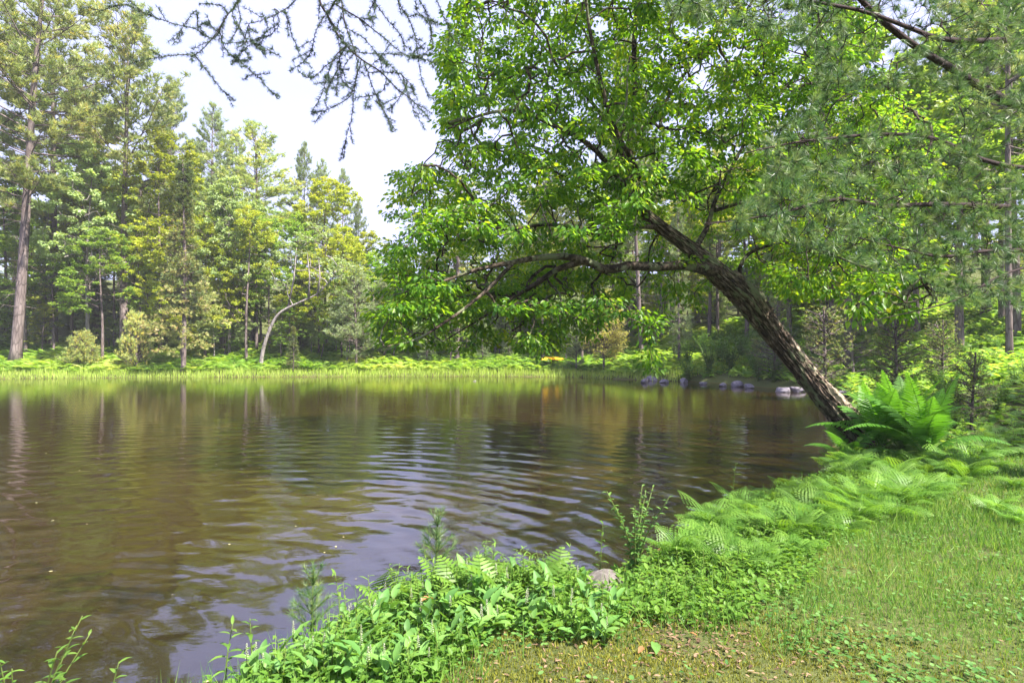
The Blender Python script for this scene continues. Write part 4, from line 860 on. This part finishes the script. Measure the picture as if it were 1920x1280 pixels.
X, Y = cover(34000, (-44, 22), (29.5, 41), lambda X, Y: ok(X, Y) & (shore_sd(X, Y) > 1.0), None)
gc.add(*frond_field(X, Y, U(.5, 1.0, len(X)), (n2(X, Y, .3, 63)-.2)*1.6))
V_ = []
X, Y = cover(26000, (4.5, 30), (8, 36), lambda X, Y: ok(X, Y) & (n2(X, Y, .8, 65) > .4), None); n = len(X); a = U(0, 6.28, n)
V, Q, T = inst(LEAF, LEAFQ, None, np.stack([X, Y, height(X, Y)+U(.05, .45, n)], -1), frames(np.stack([np.cos(a), np.sin(a), U(-.5, .3, n)], -1)), U(.10, .2, n)*np.clip(np.hypot(X, Y)/15, .8, 1.6)); gc.add(V, Q, None, rep(np.clip(U(0, .75, n), 0, 1), 6))
tag(link('undergrowth', gc.mesh('undergrowth', G['under'])), 'ferns and leafy undergrowth covering the far bank and the right slope', 'undergrowth', kind='stuff')
B5 = np.array([(-.5, 0, 0), (.5, 0, 0), (-.36, .55, .06), (.36, .55, .06), (0, 1, .3)], float); B5Q = np.array([(0, 1, 3, 2)]); B5T = np.array([(2, 3, 4)])
def blades(X, Y, h, w, tone, lean=.45, z0=0):
    n = len(X); a = U(0, 6.28, n); D = np.stack([np.cos(a)*lean*U(.1, 1.4, n), np.sin(a)*lean*U(.1, 1.4, n), np.ones(n)], -1)
    V, Q, T = inst(B5, B5Q, B5T, np.stack([X, Y, np.maximum(height(X, Y), -.25)-.01+z0], -1), frames(D, np.stack([-np.cos(a), -np.sin(a), 0*a], -1)+rng.normal(0, .5, (n, 3))), np.stack([w, h, h], -1)); return V, Q, T, rep(np.clip(tone, 0, 1), 5)
gs = Geo(); X, Y = cover(120000, (-46, 16), (28, 37), lambda X, Y: (np.abs(X) < Y*1.1+1) & (shore_sd(X, Y) > -.5) & (shore_sd(X, Y) < 3.2) & ((shore_sd(X, Y) > -.1) | (n2(X, Y, 1.4, 71) > .5)), None); n = len(X)
gs.add(*blades(X, Y, U(.12, .42, n)*(.6+.9*n2(X, Y, .7, 77)), U(.02, .04, n), U(0, .7, n)+.4*n2(X, Y, .6, 72), .3))
tag(link('sedge', gs.mesh('sedge', G['sedge'])), 'yellow green sedge fringing the far shore', 'sedge', kind='stuff')
# lawn
def lawn_pts(n, boost=1.0):
    th = U(-.95, .95, n); r_ = U(1.45, 3.9, n)**1.75; X = r_*np.sin(th); Y = r_*np.cos(th); m = (shore_sd(X, Y) > .12) & (Y > .9); return X[m], Y[m], r_[m]
def mossm(X, Y): return np.clip(1.3-np.hypot((X-.75)/1.35, (Y-2.45)/.85), 0, 1)+(n2(X, Y, 1.7, 81)-.5)*1.0
def bed_m(X, Y): s = shore_sd(X, Y); return s
X, Y, r_ = lawn_pts(420000); mm = mossm(X, Y); keep = (mm < .42+rng.normal(0, .12, len(X))) & (n2(X, Y, 5, 83) > .27); keep &= rng.random(len(X)) < np.where(mm > .1, .55, 1); X, Y, r_ = X[keep], Y[keep], r_[keep]; n = len(X)
gg = Geo(); pat = n2(X, Y, .9, 84); gg.add(*blades(X, Y, U(.025, .07, n)*(.6+.9*n2(X, Y, 2, 85))*np.clip(r_/4, .8, 1.5), U(.0018, .0036, n)*np.clip(r_/3, 1, 2.2), U(-.15, .8, n)+pat*.9-.25, .9))
tag(link('grass', gg.mesh('grass', G['grass'])), 'short mixed grass of the lawn on the near bank', 'grass', kind='stuff')
X, Y, r_ = lawn_pts(380000); mm = mossm(X, Y); keep = (mm > .25+rng.normal(0, .1, len(X))) & (np.hypot(X-.95, Y-2.95) > .13+rng.normal(0, .05, len(X))); X, Y, r_ = X[keep], Y[keep], r_[keep]; n = len(X)
gm = Geo(); gm.add(*blades(X, Y, U(.010, .028, n), U(.003, .007, n), U(0, .8, n)+(n2(X, Y, 3, 86)-.4)*.8, .8, n2(X, Y, 7, 87)*.03-.005))
tag(link('moss', gm.mesh('moss', G['moss'])), 'golden brown moss carpet at the bottom of the picture', 'moss', kind='stuff')
th = np.arange(7)*2*PI/7; CL = np.concatenate([[(0, .0, .0)], np.stack([np.sin(th)*.5, .5-np.cos(th)*.5, .06+0*th], -1)]); CLT = np.array([(0, i+1, (i+1) % 7+1) for i in range(7)]); CL[0] = (0, .5, 0)
X, Y, r_ = lawn_pts(90000); keep = rng.random(len(X)) < np.clip((n2(X, Y, 1.3, 88)-.33)*3.2, .12, .8)*(.25+1.2*n2(X, Y, 9, 89)); keep &= (mossm(X, Y) < .6) | (rng.random(len(X)) < .1); X, Y, r_ = X[keep], Y[keep], r_[keep]; n = len(X); a = U(0, 6.28, n)
gv = Geo(); V, Q, T = inst(CL, None, CLT, np.stack([X, Y, height(X, Y)+U(.015, .06, n)], -1), frames(np.stack([np.cos(a), np.sin(a), U(-.3, .5, n)], -1)), np.stack([U(.012, .026, n), U(.014, .03, n), U(.02, .03, n)], -1)); gv.add(V, None, T, rep(U(0, 1, n), 8))
tag(link('clover', gv.mesh('clover', G['clover'])), 'small round clover and violet leaves scattered through the lawn', 'clover', kind='stuff')
X, Y, r_ = lawn_pts(60000); s_ = shore_sd(X, Y); keep = (s_ < 1.6) & (rng.random(len(X)) < .5*(n2(X, Y, 2, 91) > .4)) & (mossm(X, Y) < .7); X, Y, r_ = X[keep], Y[keep], r_[keep]; n = len(X)
gg = Geo(); gg.add(*blades(X, Y, U(.08, .26, n), U(.003, .006, n), U(0, .8, n), .8)); tag(link('tall_grass', gg.mesh('tall_grass', G['grass'])), 'longer grass growing through the plants on the near bank', 'grass', kind='stuff')
X, Y, r_ = lawn_pts(40000); keep = rng.random(len(X)) < (.01+.28*(mossm(X, Y) > .35)+1.0*(np.hypot(X-.95, Y-2.95) < .3)); X, Y = X[keep], Y[keep]; n = len(X); a = U(0, 6.28, n)
gv = Geo(); V, Q, T = inst(LEAF, LEAFQ, None, np.stack([X, Y, height(X, Y)+U(.003, .02, n)], -1), frames(np.stack([np.cos(a), np.sin(a), U(-.2, .2, n)], -1)), np.stack([U(.008, .03, n), U(.015, .045, n), U(.01, .03, n)], -1)); gv.add(V, Q, None, rep(U(0, 1, n), 6))
tag(link('leaf_litter', gv.mesh('leaf_litter', G['litter'])), 'brown leaf and bark litter lying in the moss', 'litter', kind='stuff')
# dark litter and low sprouts below the bank plants
X, Y, r_ = lawn_pts(90000); s_ = shore_sd(X, Y); keep = (s_ < 1.25) & (mossm(X, Y) < .5); X, Y = X[keep], Y[keep]; n = len(X); a = U(0, 6.28, n)
gv = Geo(); V, Q, T = inst(LEAF, LEAFQ, None, np.stack([X, Y, height(X, Y)+U(.01, .09, n)], -1), frames(np.stack([np.cos(a), np.sin(a), U(-.2, 1.0, n)], -1)), U(.025, .06, n)); gv.add(V, Q, None, rep(U(0, .8, n), 6))
tag(link('sprouts', gv.mesh('sprouts', G['herb'])), 'low green sprouts crowding the edge of the near bank', 'ground cover', kind='stuff')

# ------------------------------------------------------------------ rocks, canoe, litter
def rock_mesh(seed, m, sx=1, sy=.8, sz=.6):
    import bmesh
    bm = bmesh.new(); bmesh.ops.create_icosphere(bm, subdivisions=4, radius=1); V = np.array([v.co[:] for v in bm.verts]); rg = np.random.default_rng(seed)
    for k in range(9):
        d = nrm(rg.normal(0, 1, 3)); c = rg.uniform(.42, .75); t = V@d; V -= np.outer(np.maximum(t-c, 0)*.85, d)
    V *= (1+(fbm(V*1.8+seed, 4, seed)-.45)*.35)[:, None]; V *= [sx, sy, sz]
    for v, c in zip(bm.verts, V): v.co = c
    me = bpy.data.meshes.new('boulder'); bm.to_mesh(me); bm.free(); me.materials.append(G[m]); me.polygons.foreach_set('use_smooth', np.ones(len(me.polygons), bool)); return me
def rock(px, py, wpx, seed, lb, m='rock', grp=None, dz=0, d=None, asp=.62):
    p = ground_px(px, py, 2) if d is None else np.array([d*(px-960)/FPX, d, 0]); w_ = wpx*p[1]/FPX*(.5 if wpx > 60 else .42)
    o = link('boulder', rock_mesh(seed, m, 1, .85, asp), None, p+[0, 0, dz]); o.scale = (w_, w_, w_); o.rotation_euler = (0, 0, seed*1.3); tag(o, lb, 'boulder', grp)
rock(1128, 1108, 100, 3, 'grey mossy boulder poking through the plants on the near bank', 'rock_near', dz=.03)
rock(1108, 1040, 75, 4, 'brown wet stone just under the water beside the near boulder', 'rock_wet', dz=-.085, d=4.75, asp=.45)
for i, (px, py, w_, lb) in enumerate(((1208, 714, 26, 'leftmost low stone of the shoreline row'), (1222, 710, 30, 'upright grey stone second from the left of the shoreline row'), (1245, 714, 22, 'small stone in the left group of the shoreline row'), (1283, 714, 30, 'dark low stone in the middle of the shoreline row'), (1318, 717, 20, 'small dark stone between the two groups of shoreline stones'), (1355, 721, 20, 'small stone just left of the round pale boulder'), (1379, 721, 36, 'round pale lilac boulder at the shoreline'), (1404, 724, 28, 'pinkish boulder right of the round pale one'), (1466, 731, 44, 'large blue grey boulder by the leaning trunk'), (1496, 731, 40, 'brown boulder touching the leaning trunk in view'), (1583, 742, 44, 'grey boulder seen right of the leaning trunk'))):
    d = CAMZ*FPX/(py+3-HOR); rock(px, py, w_, 20+i, lb, 'rock', 'shoreline stones', dz=.05, d=d)
for i, (px, py, w_) in enumerate(((1572, 662, 26), (1708, 655, 34))): rock(px, py, w_, 40+i, ('small grey rock on the slope above the trunk', 'pale lilac rock lying high on the right slope')[i])
# overturned canoe
t = np.linspace(-1, 1, 33); g = Geo(); gr = Geo(); k = 13; an = np.linspace(0, PI, k)
Vc = np.array([[x*2.2, math.cos(a)*.44*max(.02, (1-abs(x)**2.6)), (math.sin(a)**.75)*(.36*(1-abs(x)**5)+.02)-.16*abs(x)**3*0+.0+(0.10*(1-abs(x)**3))] for x in t for a in an])
Q = [(i*k+j, (i+1)*k+j, (i+1)*k+j+1, i*k+j+1) for i in range(32) for j in range(k-1)]; g.add(Vc, Q); hull = g.mesh('canoe_hull', G['canoe'], True)
for j in (0, k-1): V, Q, T = tube(Vc.reshape(33, k, 3)[:, j]+[0, 0, -.01], np.full(33, .022), 6); gr.add(V, Q, T)
X0, Y0 = 35*(1038-960)/FPX, 35.0
make('canoe', [('hull', hull), ('gunwale', gr.mesh('canoe_rim', G['canoe_in'], True))], (X0, Y0, gnd(X0, Y0)+.38), 1.18, 1, 'overturned yellow canoe lying in the grass of the far bank', 'canoe', lean=(0, .03)).scale = (1, .8, .42)
o = link('floating_leaf', None, None, (28*(893-960)/FPX, 28, .01)); tag(o, 'pale scrap of leaf floating near the far shore', 'leaf')
V, Q = leafgrid(.22, .12, 6, .5, .6); g = Geo(); g.add(V, Q); a = link('blade', g.mesh('float_leaf', G['white'], True), o); a.rotation_euler = (0, 0, 1.2)
n = 260; X = U(-9, 4, n); Y = U(2.5, 16, n); keep = shore_sd(X, Y) < -.15; X, Y = X[keep], Y[keep]; n = len(X); a_ = U(0, 6.28, n); g = Geo()
V, Q, T = inst(LEAF*[1, 1, .15], LEAFQ, None, np.stack([X, Y, ripple(X, Y)+.004], -1), frames(np.stack([np.cos(a_), np.sin(a_), 0*a_], -1)), U(.008, .035, n)); g.add(V, Q, None, rep(U(0, 1, n), 6))
tag(link('floating_specks', g.mesh('floating_specks', G['speck'])), 'tiny pale leaf scraps and bud scales floating on the water', 'debris', kind='stuff')
def fallen(px, py, l, m, lb, ratio=.45, z=.03, nm='fallen_leaf'):
    V, Q = leafgrid(l, l*ratio, 8, .2, .5, .45, .2, px); g = Geo(); g.add(V, Q, None, .6); o = link(nm, g.mesh('leaf_blade', G[m], True), None, ground_px(px, py, 1.2)+[0, 0, z]); o.rotation_euler = (.15, -.2, U(0, 6)); tag(o, lb, 'leaf')
fallen(1225, 1212, .10, 'lily', 'smooth oval green leaf lying on the bare soil', .5)
fallen(790, 1180, .09, 'deadleaf', 'orange tan dead leaf resting on the flowering plants', .7, .15)
fallen(1205, 1222, .06, 'deadleaf', 'curled brown leaf beside the oval green one')
fallen(1290, 1195, .05, 'deadleaf', 'small brown leaf right of the bare soil')

# ------------------------------------------------------------------ pine whose boughs hang in from the right
p0 = A(2040, 620, 6.2); zb = gnd(p0[0], p0[1])
pine = link('white_pine', None, None, (p0[0], p0[1], zb)); tag(pine, 'white pine at the right edge with long soft needled boughs hanging across the view', 'tree'); offp = np.array([p0[0], p0[1], zb])
def pk(name, me, par=None):
    o = link(name, me, par or pine)
    if par is None: o.location = tuple(-offp)
    return o
zt = np.linspace(zb-.1, 17, 40); tp = np.stack([p0[0]+.12*np.sin(zt*.5)-.01*zt, p0[1]+.1*np.cos(zt*.4), zt], -1)
g = Geo(); V, Q, T = tube(tp, .25*(1-zt/19)**.8+.02, 14); g.add(V, Q, T); pk('trunk', g.mesh('pine_trunk', G['bark_dk'], True))
ptops = tp[np.argmin(abs(zt-4.3))]
tj = lambda py: tp[np.argmin(abs(zt-(CAMZ+6.2*(HOR-py)/FPX)))]
PB = [([tj(225), A(1900, 192, 5.9), A(1850, 165, 5.6), A(1790, 128, 5.2), A(1725, 88, 4.9), A(1660, 38, 4.6), A(1600, -20, 4.3), A(1520, -80, 4.0)], [.05, .042, .036, .03, .026, .022, .015, .008]),
      ([tj(110), A(1890, 72, 5.6), A(1820, 74, 5.2), A(1760, 68, 4.9), A(1700, 46, 4.6), A(1630, 20, 4.3), A(1530, 0, 4.0), A(1400, -20, 3.7), A(1290, -10, 3.5)], [.04, .034, .03, .026, .022, .018, .014, .01, .006]),
      ([tj(330), A(1850, 300, 5.6), A(1760, 260, 5.2), A(1650, 250, 4.7), A(1560, 258, 4.3), A(1480, 268, 3.9), A(1400, 285, 3.7)], [.035, .028, .022, .018, .014, .01, .005]),
      ([tj(400), A(1850, 385, 5.4), A(1740, 382, 5.0), A(1650, 385, 4.6), A(1570, 372, 4.3), A(1480, 395, 4.1), A(1400, 410, 3.9), A(1320, 420, 3.8)], [.04, .034, .028, .022, .018, .014, .01, .005]),
      ([tj(440), A(1850, 470, 5.3), A(1760, 480, 4.9), A(1690, 465, 4.6), A(1610, 445, 4.4)], [.03, .022, .016, .01, .005]),
      ([tj(480), A(1870, 520, 5.4), A(1800, 560, 5.0), A(1730, 580, 4.7), A(1640, 600, 4.5)], [.02, .014, .01, .007, .003]),
      ([tj(20), A(1850, -60, 5.4), A(1740, -120, 5.0), A(1600, -160, 4.6), A(1450, -140, 4.2)], [.04, .03, .024, .018, .008])]
br = [(tp, (.25*(1-zt/19)**.8), -1, 60)]+[(np.array(a), np.array(b_), -2, 22) for a, b_ in PB]
SP, Spar, SR = skel(br); SR[60:] *= .8; SR[60:82] *= 1.4
REG = [(1240, -60), (1960, -80), (1965, 480), (1925, 580), (1790, 570), (1700, 520), (1560, 480), (1440, 445), (1340, 435), (1380, 395), (1440, 330), (1430, 250), (1530, 190), (1530, 90), (1400, 50), (1250, 30)]
tg = []
while len(tg) < 2700:
    x, y = U(1200, 1940), U(-90, 600)
    if not inpoly(x, y, REG): continue
    if (1590 < x < 1700 and 20 < y < 130 or 1840 < x < 1925 and 230 < y < 330 or 1560 < x < 1800 and 170 < y < 250) and rng.random() < .8: continue
    dl = 3.6+(x-1250)/700*1.6; tg.append(A(x, y, U(dl-.5, dl+1.0)))
tg = np.array(tg); P, par, r, w, tips, n0 = grow(SP, Spar, SR, tg, .10, .04, .0011, .42)
g = Geo(); idx = np.arange(61, len(P)); V, Q = prisms(P[par[idx]], P[idx], np.minimum(r[par[idx]], r[idx]*1.3), r[idx], 5); g.add(V, Q); pk('branches', g.mesh('pine_branches', G['larchtwig'], True))
ids = np.where((w <= 2.5) & (np.arange(len(P)) >= n0))[0]
tn = []; g = Geo()
for v in range(3):
    tV, tT = tuftT(24, .095, .0032, .95, 700+v); k = ids[v::3]; k = rep(k, 2); n = len(k); B_ = P[k]; Pp = P[par[k]]; D = nrm(B_-Pp+1e-6); t = U(0, 1, (n, 1))
    V, Q, T = inst(tV, None, tT, Pp+(B_-Pp)*t, frames(D+rng.normal(0, .3, (n, 3))+[0, 0, .15], rng.normal(0, 1, (n, 3))), U(.75, 1.15, n)); g.add(V, None, T, rep(U(0, 1, n), len(tV)))
print('pine tufts', len(ids)*2); pk('crown', g.mesh('pine_needles', G['needle_near']))
# upper crown, above the picture
up_, _ = pine_proto(71, 12, .05, 3.4, whorl=.8, den=.9, nb=5, tr=.2, needle=(.2, .02), deadlow=False)
o = pk('upper_crown', up_[1][1], pine); o.location = (tp[-20][0]-offp[0], tp[-20][1]-offp[1], 7.0-zb)

# ------------------------------------------------------------------ larch sprays hanging in from above
larch = link('larch_tree', None, None, (1.6, -2.4, gnd(1.6, -2.4))); tag(larch, 'larch whose thin dark sprays with short needles hang against the sky at the top', 'tree'); offl = np.array(larch.location)
def kk(name, me, par=None):
    o = link(name, me, par or larch)
    if par is None: o.location = tuple(-offl)
    return o
zt = np.linspace(offl[2]-.1, 14, 30); g = Geo(); V, Q, T = tube(np.stack([1.6+.08*np.sin(zt), -2.4+0*zt, zt], -1), .2*(1-zt/15)**.8+.02, 12); g.add(V, Q, T); kk('trunk', g.mesh('larch_trunk', G['bark_dk'], True))
Zp = lambda zx, zy, d: at(100+zx/2.4, zy/2.4, d)
SPR = [
 [ (2.9, .009, [(900, -260), (840, -60), (820, 0), (770, 70), (720, 150), (660, 220), (635, 240)]), (2.95, .004, [(635, 240), (580, 240), (520, 245), (440, 258), (360, 270)]), (2.9, .004, [(640, 240), (700, 330), (735, 380), (775, 420)]),
   (3.1, .005, [(760, 200), (700, 165), (640, 130), (540, 100), (420, 60), (350, 25), (290, 15), (190, 45)]), (3.0, .005, [(715, 150), (760, 200), (820, 260), (880, 310), (950, 380), (1005, 440)]), (3.1, .004, [(690, 10), (640, 45), (575, 115), (530, 190)]),
   (2.9, .004, [(800, 30), (740, 15), (690, 8)]), (3.05, .003, [(750, 90), (690, 95), (640, 115)]) ],
 [ (2.8, .006, [(1250, -200), (1110, -40), (1060, 15), (1000, 55), (930, 85), (860, 100)]), (2.8, .004, [(860, 100), (850, 200), (880, 260), (800, 268)]), (2.75, .004, [(860, 100), (880, 170), (940, 220), (985, 210)]), (2.85, .004, [(1040, 30), (1060, 110), (1080, 180), (1100, 230), (1130, 275)]),
   (2.8, .004, [(960, -30), (990, 30), (1010, 80), (960, 130), (905, 170), (830, 190)]), (2.85, .003, [(860, 100), (800, 50), (820, 0), (835, -20)]), (2.8, .003, [(880, 50), (830, 110), (790, 180)]), (2.85, .003, [(905, 170), (930, 200), (950, 240)]), (2.8, .0035, [(1010, 60), (990, 130), (900, 180), (810, 260)]) ],
 [ (2.7, .012, [(1150, -320), (1170, -120), (1190, -20), (1240, 80), (1290, 170), (1350, 230), (1400, 270), (1480, 330), (1550, 400), (1600, 435), (1650, 490), (1690, 530)]), (2.6, .007, [(1270, -120), (1280, -20), (1310, 110), (1340, 190), (1362, 250), (1365, 310)]),
   (2.65, .004, [(1280, 40), (1210, 75), (1180, 130), (1160, 210), (1120, 270), (1060, 315)]), (2.7, .006, [(1300, 30), (1380, 80), (1440, 130), (1500, 180), (1560, 230), (1640, 250), (1720, 280)]), (2.7, .004, [(1350, 230), (1290, 240), (1230, 285), (1160, 345), (1100, 320)]),
   (2.6, .004, [(1290, 170), (1270, 240), (1230, 330), (1200, 430), (1160, 500)]), (2.65, .004, [(1400, 400), (1330, 430), (1250, 480), (1160, 508)]), (2.7, .004, [(1370, 300), (1350, 400), (1345, 500), (1310, 640)]), (2.7, .004, [(1400, 275), (1420, 350), (1460, 450), (1500, 520), (1522, 592)]),
   (2.75, .004, [(1440, 260), (1500, 320), (1560, 330), (1600, 370), (1620, 420)]), (2.65, .003, [(1560, 400), (1545, 450), (1500, 490)]), (2.75, .004, [(1370, 250), (1440, 235), (1560, 240), (1640, 250)]), (2.7, .003, [(1310, 110), (1285, 200), (1275, 300), (1270, 430)]), (2.65, .003, [(1230, 300), (1235, 380), (1222, 440)]),
   (2.7, .003, [(1400, 270), (1470, 260), (1530, 310), (1590, 400), (1625, 520)]), (2.6, .003, [(1320, 150), (1390, 160), (1450, 230), (1500, 290)]), (2.7, .003, [(1500, 340), (1480, 400), (1420, 430), (1400, 480)]), (2.75, .003, [(1350, 200), (1300, 300), (1290, 350), (1350, 380)]) ],
 [ (3.1, .005, [(1380, -120), (1430, -20), (1500, 80), (1560, 150), (1580, 220)]), (3.0, .005, [(1480, -120), (1540, -20), (1600, 90), (1635, 200), (1650, 330), (1685, 435)]), (3.1, .005, [(1600, -120), (1640, -20), (1690, 80), (1708, 220)]), (3.0, .005, [(1680, -120), (1720, -20), (1760, 80), (1800, 170), (1860, 215)]),
   (3.05, .003, [(1610, -40), (1630, 30), (1680, 90), (1700, 150)]), (3.05, .003, [(1440, -30), (1420, 40), (1425, 80)]), (3.0, .003, [(1600, 80), (1650, 60), (1690, 80)]) ] ]
lV, lT = tuftT(15, .023, .0021, 1.3, 900)
roots = [(1.6, -2.4, 5.4), (1.6, -2.4, 5.0), (1.6, -2.4, 4.6), (1.6, -2.4, 5.8)]
for bi, spr in enumerate(SPR):
    gt2 = Geo(); gn2 = Geo(); first = Zp(*spr[0][2][0], spr[0][0]); r0_ = roots[bi]
    mid = (np.array(r0_)+first)/2+[0, 0, .35]; V, Q, T = tube(smooth_path(np.c_[[r0_, mid, first], [0, 0, 0]], 14)[:, :3], np.linspace(.035, spr[0][1]*.55, 14), 7); gt2.add(V, Q, T)
    if bi == 3:
        for q in range(1, 4): V, Q, T = tube([mid, Zp(*spr[q][2][0], spr[q][0])], [.012, .005], 5); gt2.add(V, Q, T)
    for si, (d, r_, pts) in enumerate(spr):
        nn = len(pts); dj = [d+.22*math.sin(si*1.7+i*.9)*(i/nn if si else .3) for i in range(nn)]
        P3 = np.array([Zp(x, y, dj[i]) for i, (x, y) in enumerate(pts)])
        if si:      # start on the nearest earlier twig
            allp = np.concatenate(allP); P3[0] = allp[np.argmin(np.linalg.norm(allp-P3[0], axis=1))] if bi != 3 or si > 3 else P3[0]
        else: allP = []
        q = smooth_path(np.c_[P3, np.linspace(r_*.55, .0010, nn)], max(12, nn*7)); q[:, :3] += (fbm(q[:, :3]*14, 2, si)[:, None]-.37)*.012; allP.append(q[:, :3]); V, Q, T = tube(q[:, :3], np.maximum(q[:, 3], .0011), 5); gt2.add(V, Q, T)
        sl = np.linalg.norm(np.diff(q[:, :3], axis=0), axis=1); tot = sl.sum(); c = np.r_[0, np.cumsum(sl)]; m = int(tot/.011); u = np.linspace(0.02, tot, m)+rng.normal(0, .002, m); u = np.clip(u, 0, tot)
        bp_ = np.stack([np.interp(u, c, q[:, k]) for k in range(3)], -1); tdir = np.stack([np.interp(u, c, np.gradient(q[:, k])) for k in range(3)], -1)
        D = nrm(rng.normal(0, 1, (m, 3)))+nrm(tdir)*.5; V, Q, T = inst(lV, None, lT, bp_, frames(D, rng.normal(0, 1, (m, 3))), U(.7, 1.25, m)); gn2.add(V, None, T, rep(U(0, 1, m), len(lV)))
        # short side twigs
        for _ in range(int(tot/.10)):
            j = rng.integers(2, len(q)-1); a_ = q[j, :3]; dd = nrm(q[j, :3]-q[j-1, :3])+rng.normal(0, .5, 3); e = a_+nrm(dd)*U(.03, .11); V, Q, T = tube([a_, (a_+e)/2, e], [.0016, .0012, .001], 4); gt2.add(V, Q, T)
            m = int(np.linalg.norm(e-a_)/.011)+1; bp_ = a_+(e-a_)*np.linspace(.2, 1, m)[:, None]; V, Q, T = inst(lV, None, lT, bp_, frames(nrm(rng.normal(0, 1, (m, 3)))+nrm(dd)*.5, rng.normal(0, 1, (m, 3))), U(.7, 1.2, m)); gn2.add(V, None, T, rep(U(0, 1, m), len(lV)))
    b_ = kk('branch', gt2.mesh('larch_twigs', G['larchtwig'], True)); link('needles', gn2.mesh('larch_needles', G['larch']), b_)
# tall trees on the near bank, behind and right of the viewer: they shade the lawn
for (x, y, s_, k, lb) in ((17, 4.5, .9, 'pineB', 'pine uphill beyond the right edge of the view'), (15, -4, .8, 'mapleG2', 'broadleaf tree right of the viewer')):
    make('pine_tree' if k[0] == 'p' else 'maple_tree', PROTO[k][0], (x, y, gnd(x, y)), U(0, 6), s_, lb, 'tree', 'trees of the near bank')

# ------------------------------------------------------------------ thin air that pales the far wood
hz = bpy.data.meshes.new('haze'); bx0, bx1, by0, by1, bz0, bz1 = -160, 160, -60, 160, -3, 46
hz.from_pydata([(x, y, z) for x in (bx0, bx1) for y in (by0, by1) for z in (bz0, bz1)], [], [(0, 1, 3, 2), (4, 6, 7, 5), (0, 4, 5, 1), (2, 3, 7, 6), (0, 2, 6, 4), (1, 5, 7, 3)])
hm, hnt, ho = mat_new('haze_air'); pv = hnt.nodes.new('ShaderNodeVolumePrincipled'); pv.inputs['Density'].default_value = .0007; pv.inputs['Color'].default_value = (.9, .92, 1, 1)
hnt.links.new(pv.outputs[0], ho.inputs['Volume']); hz.materials.append(hm); tag(link('haze', hz), 'thin pale air over the pond', 'haze', kind='stuff')
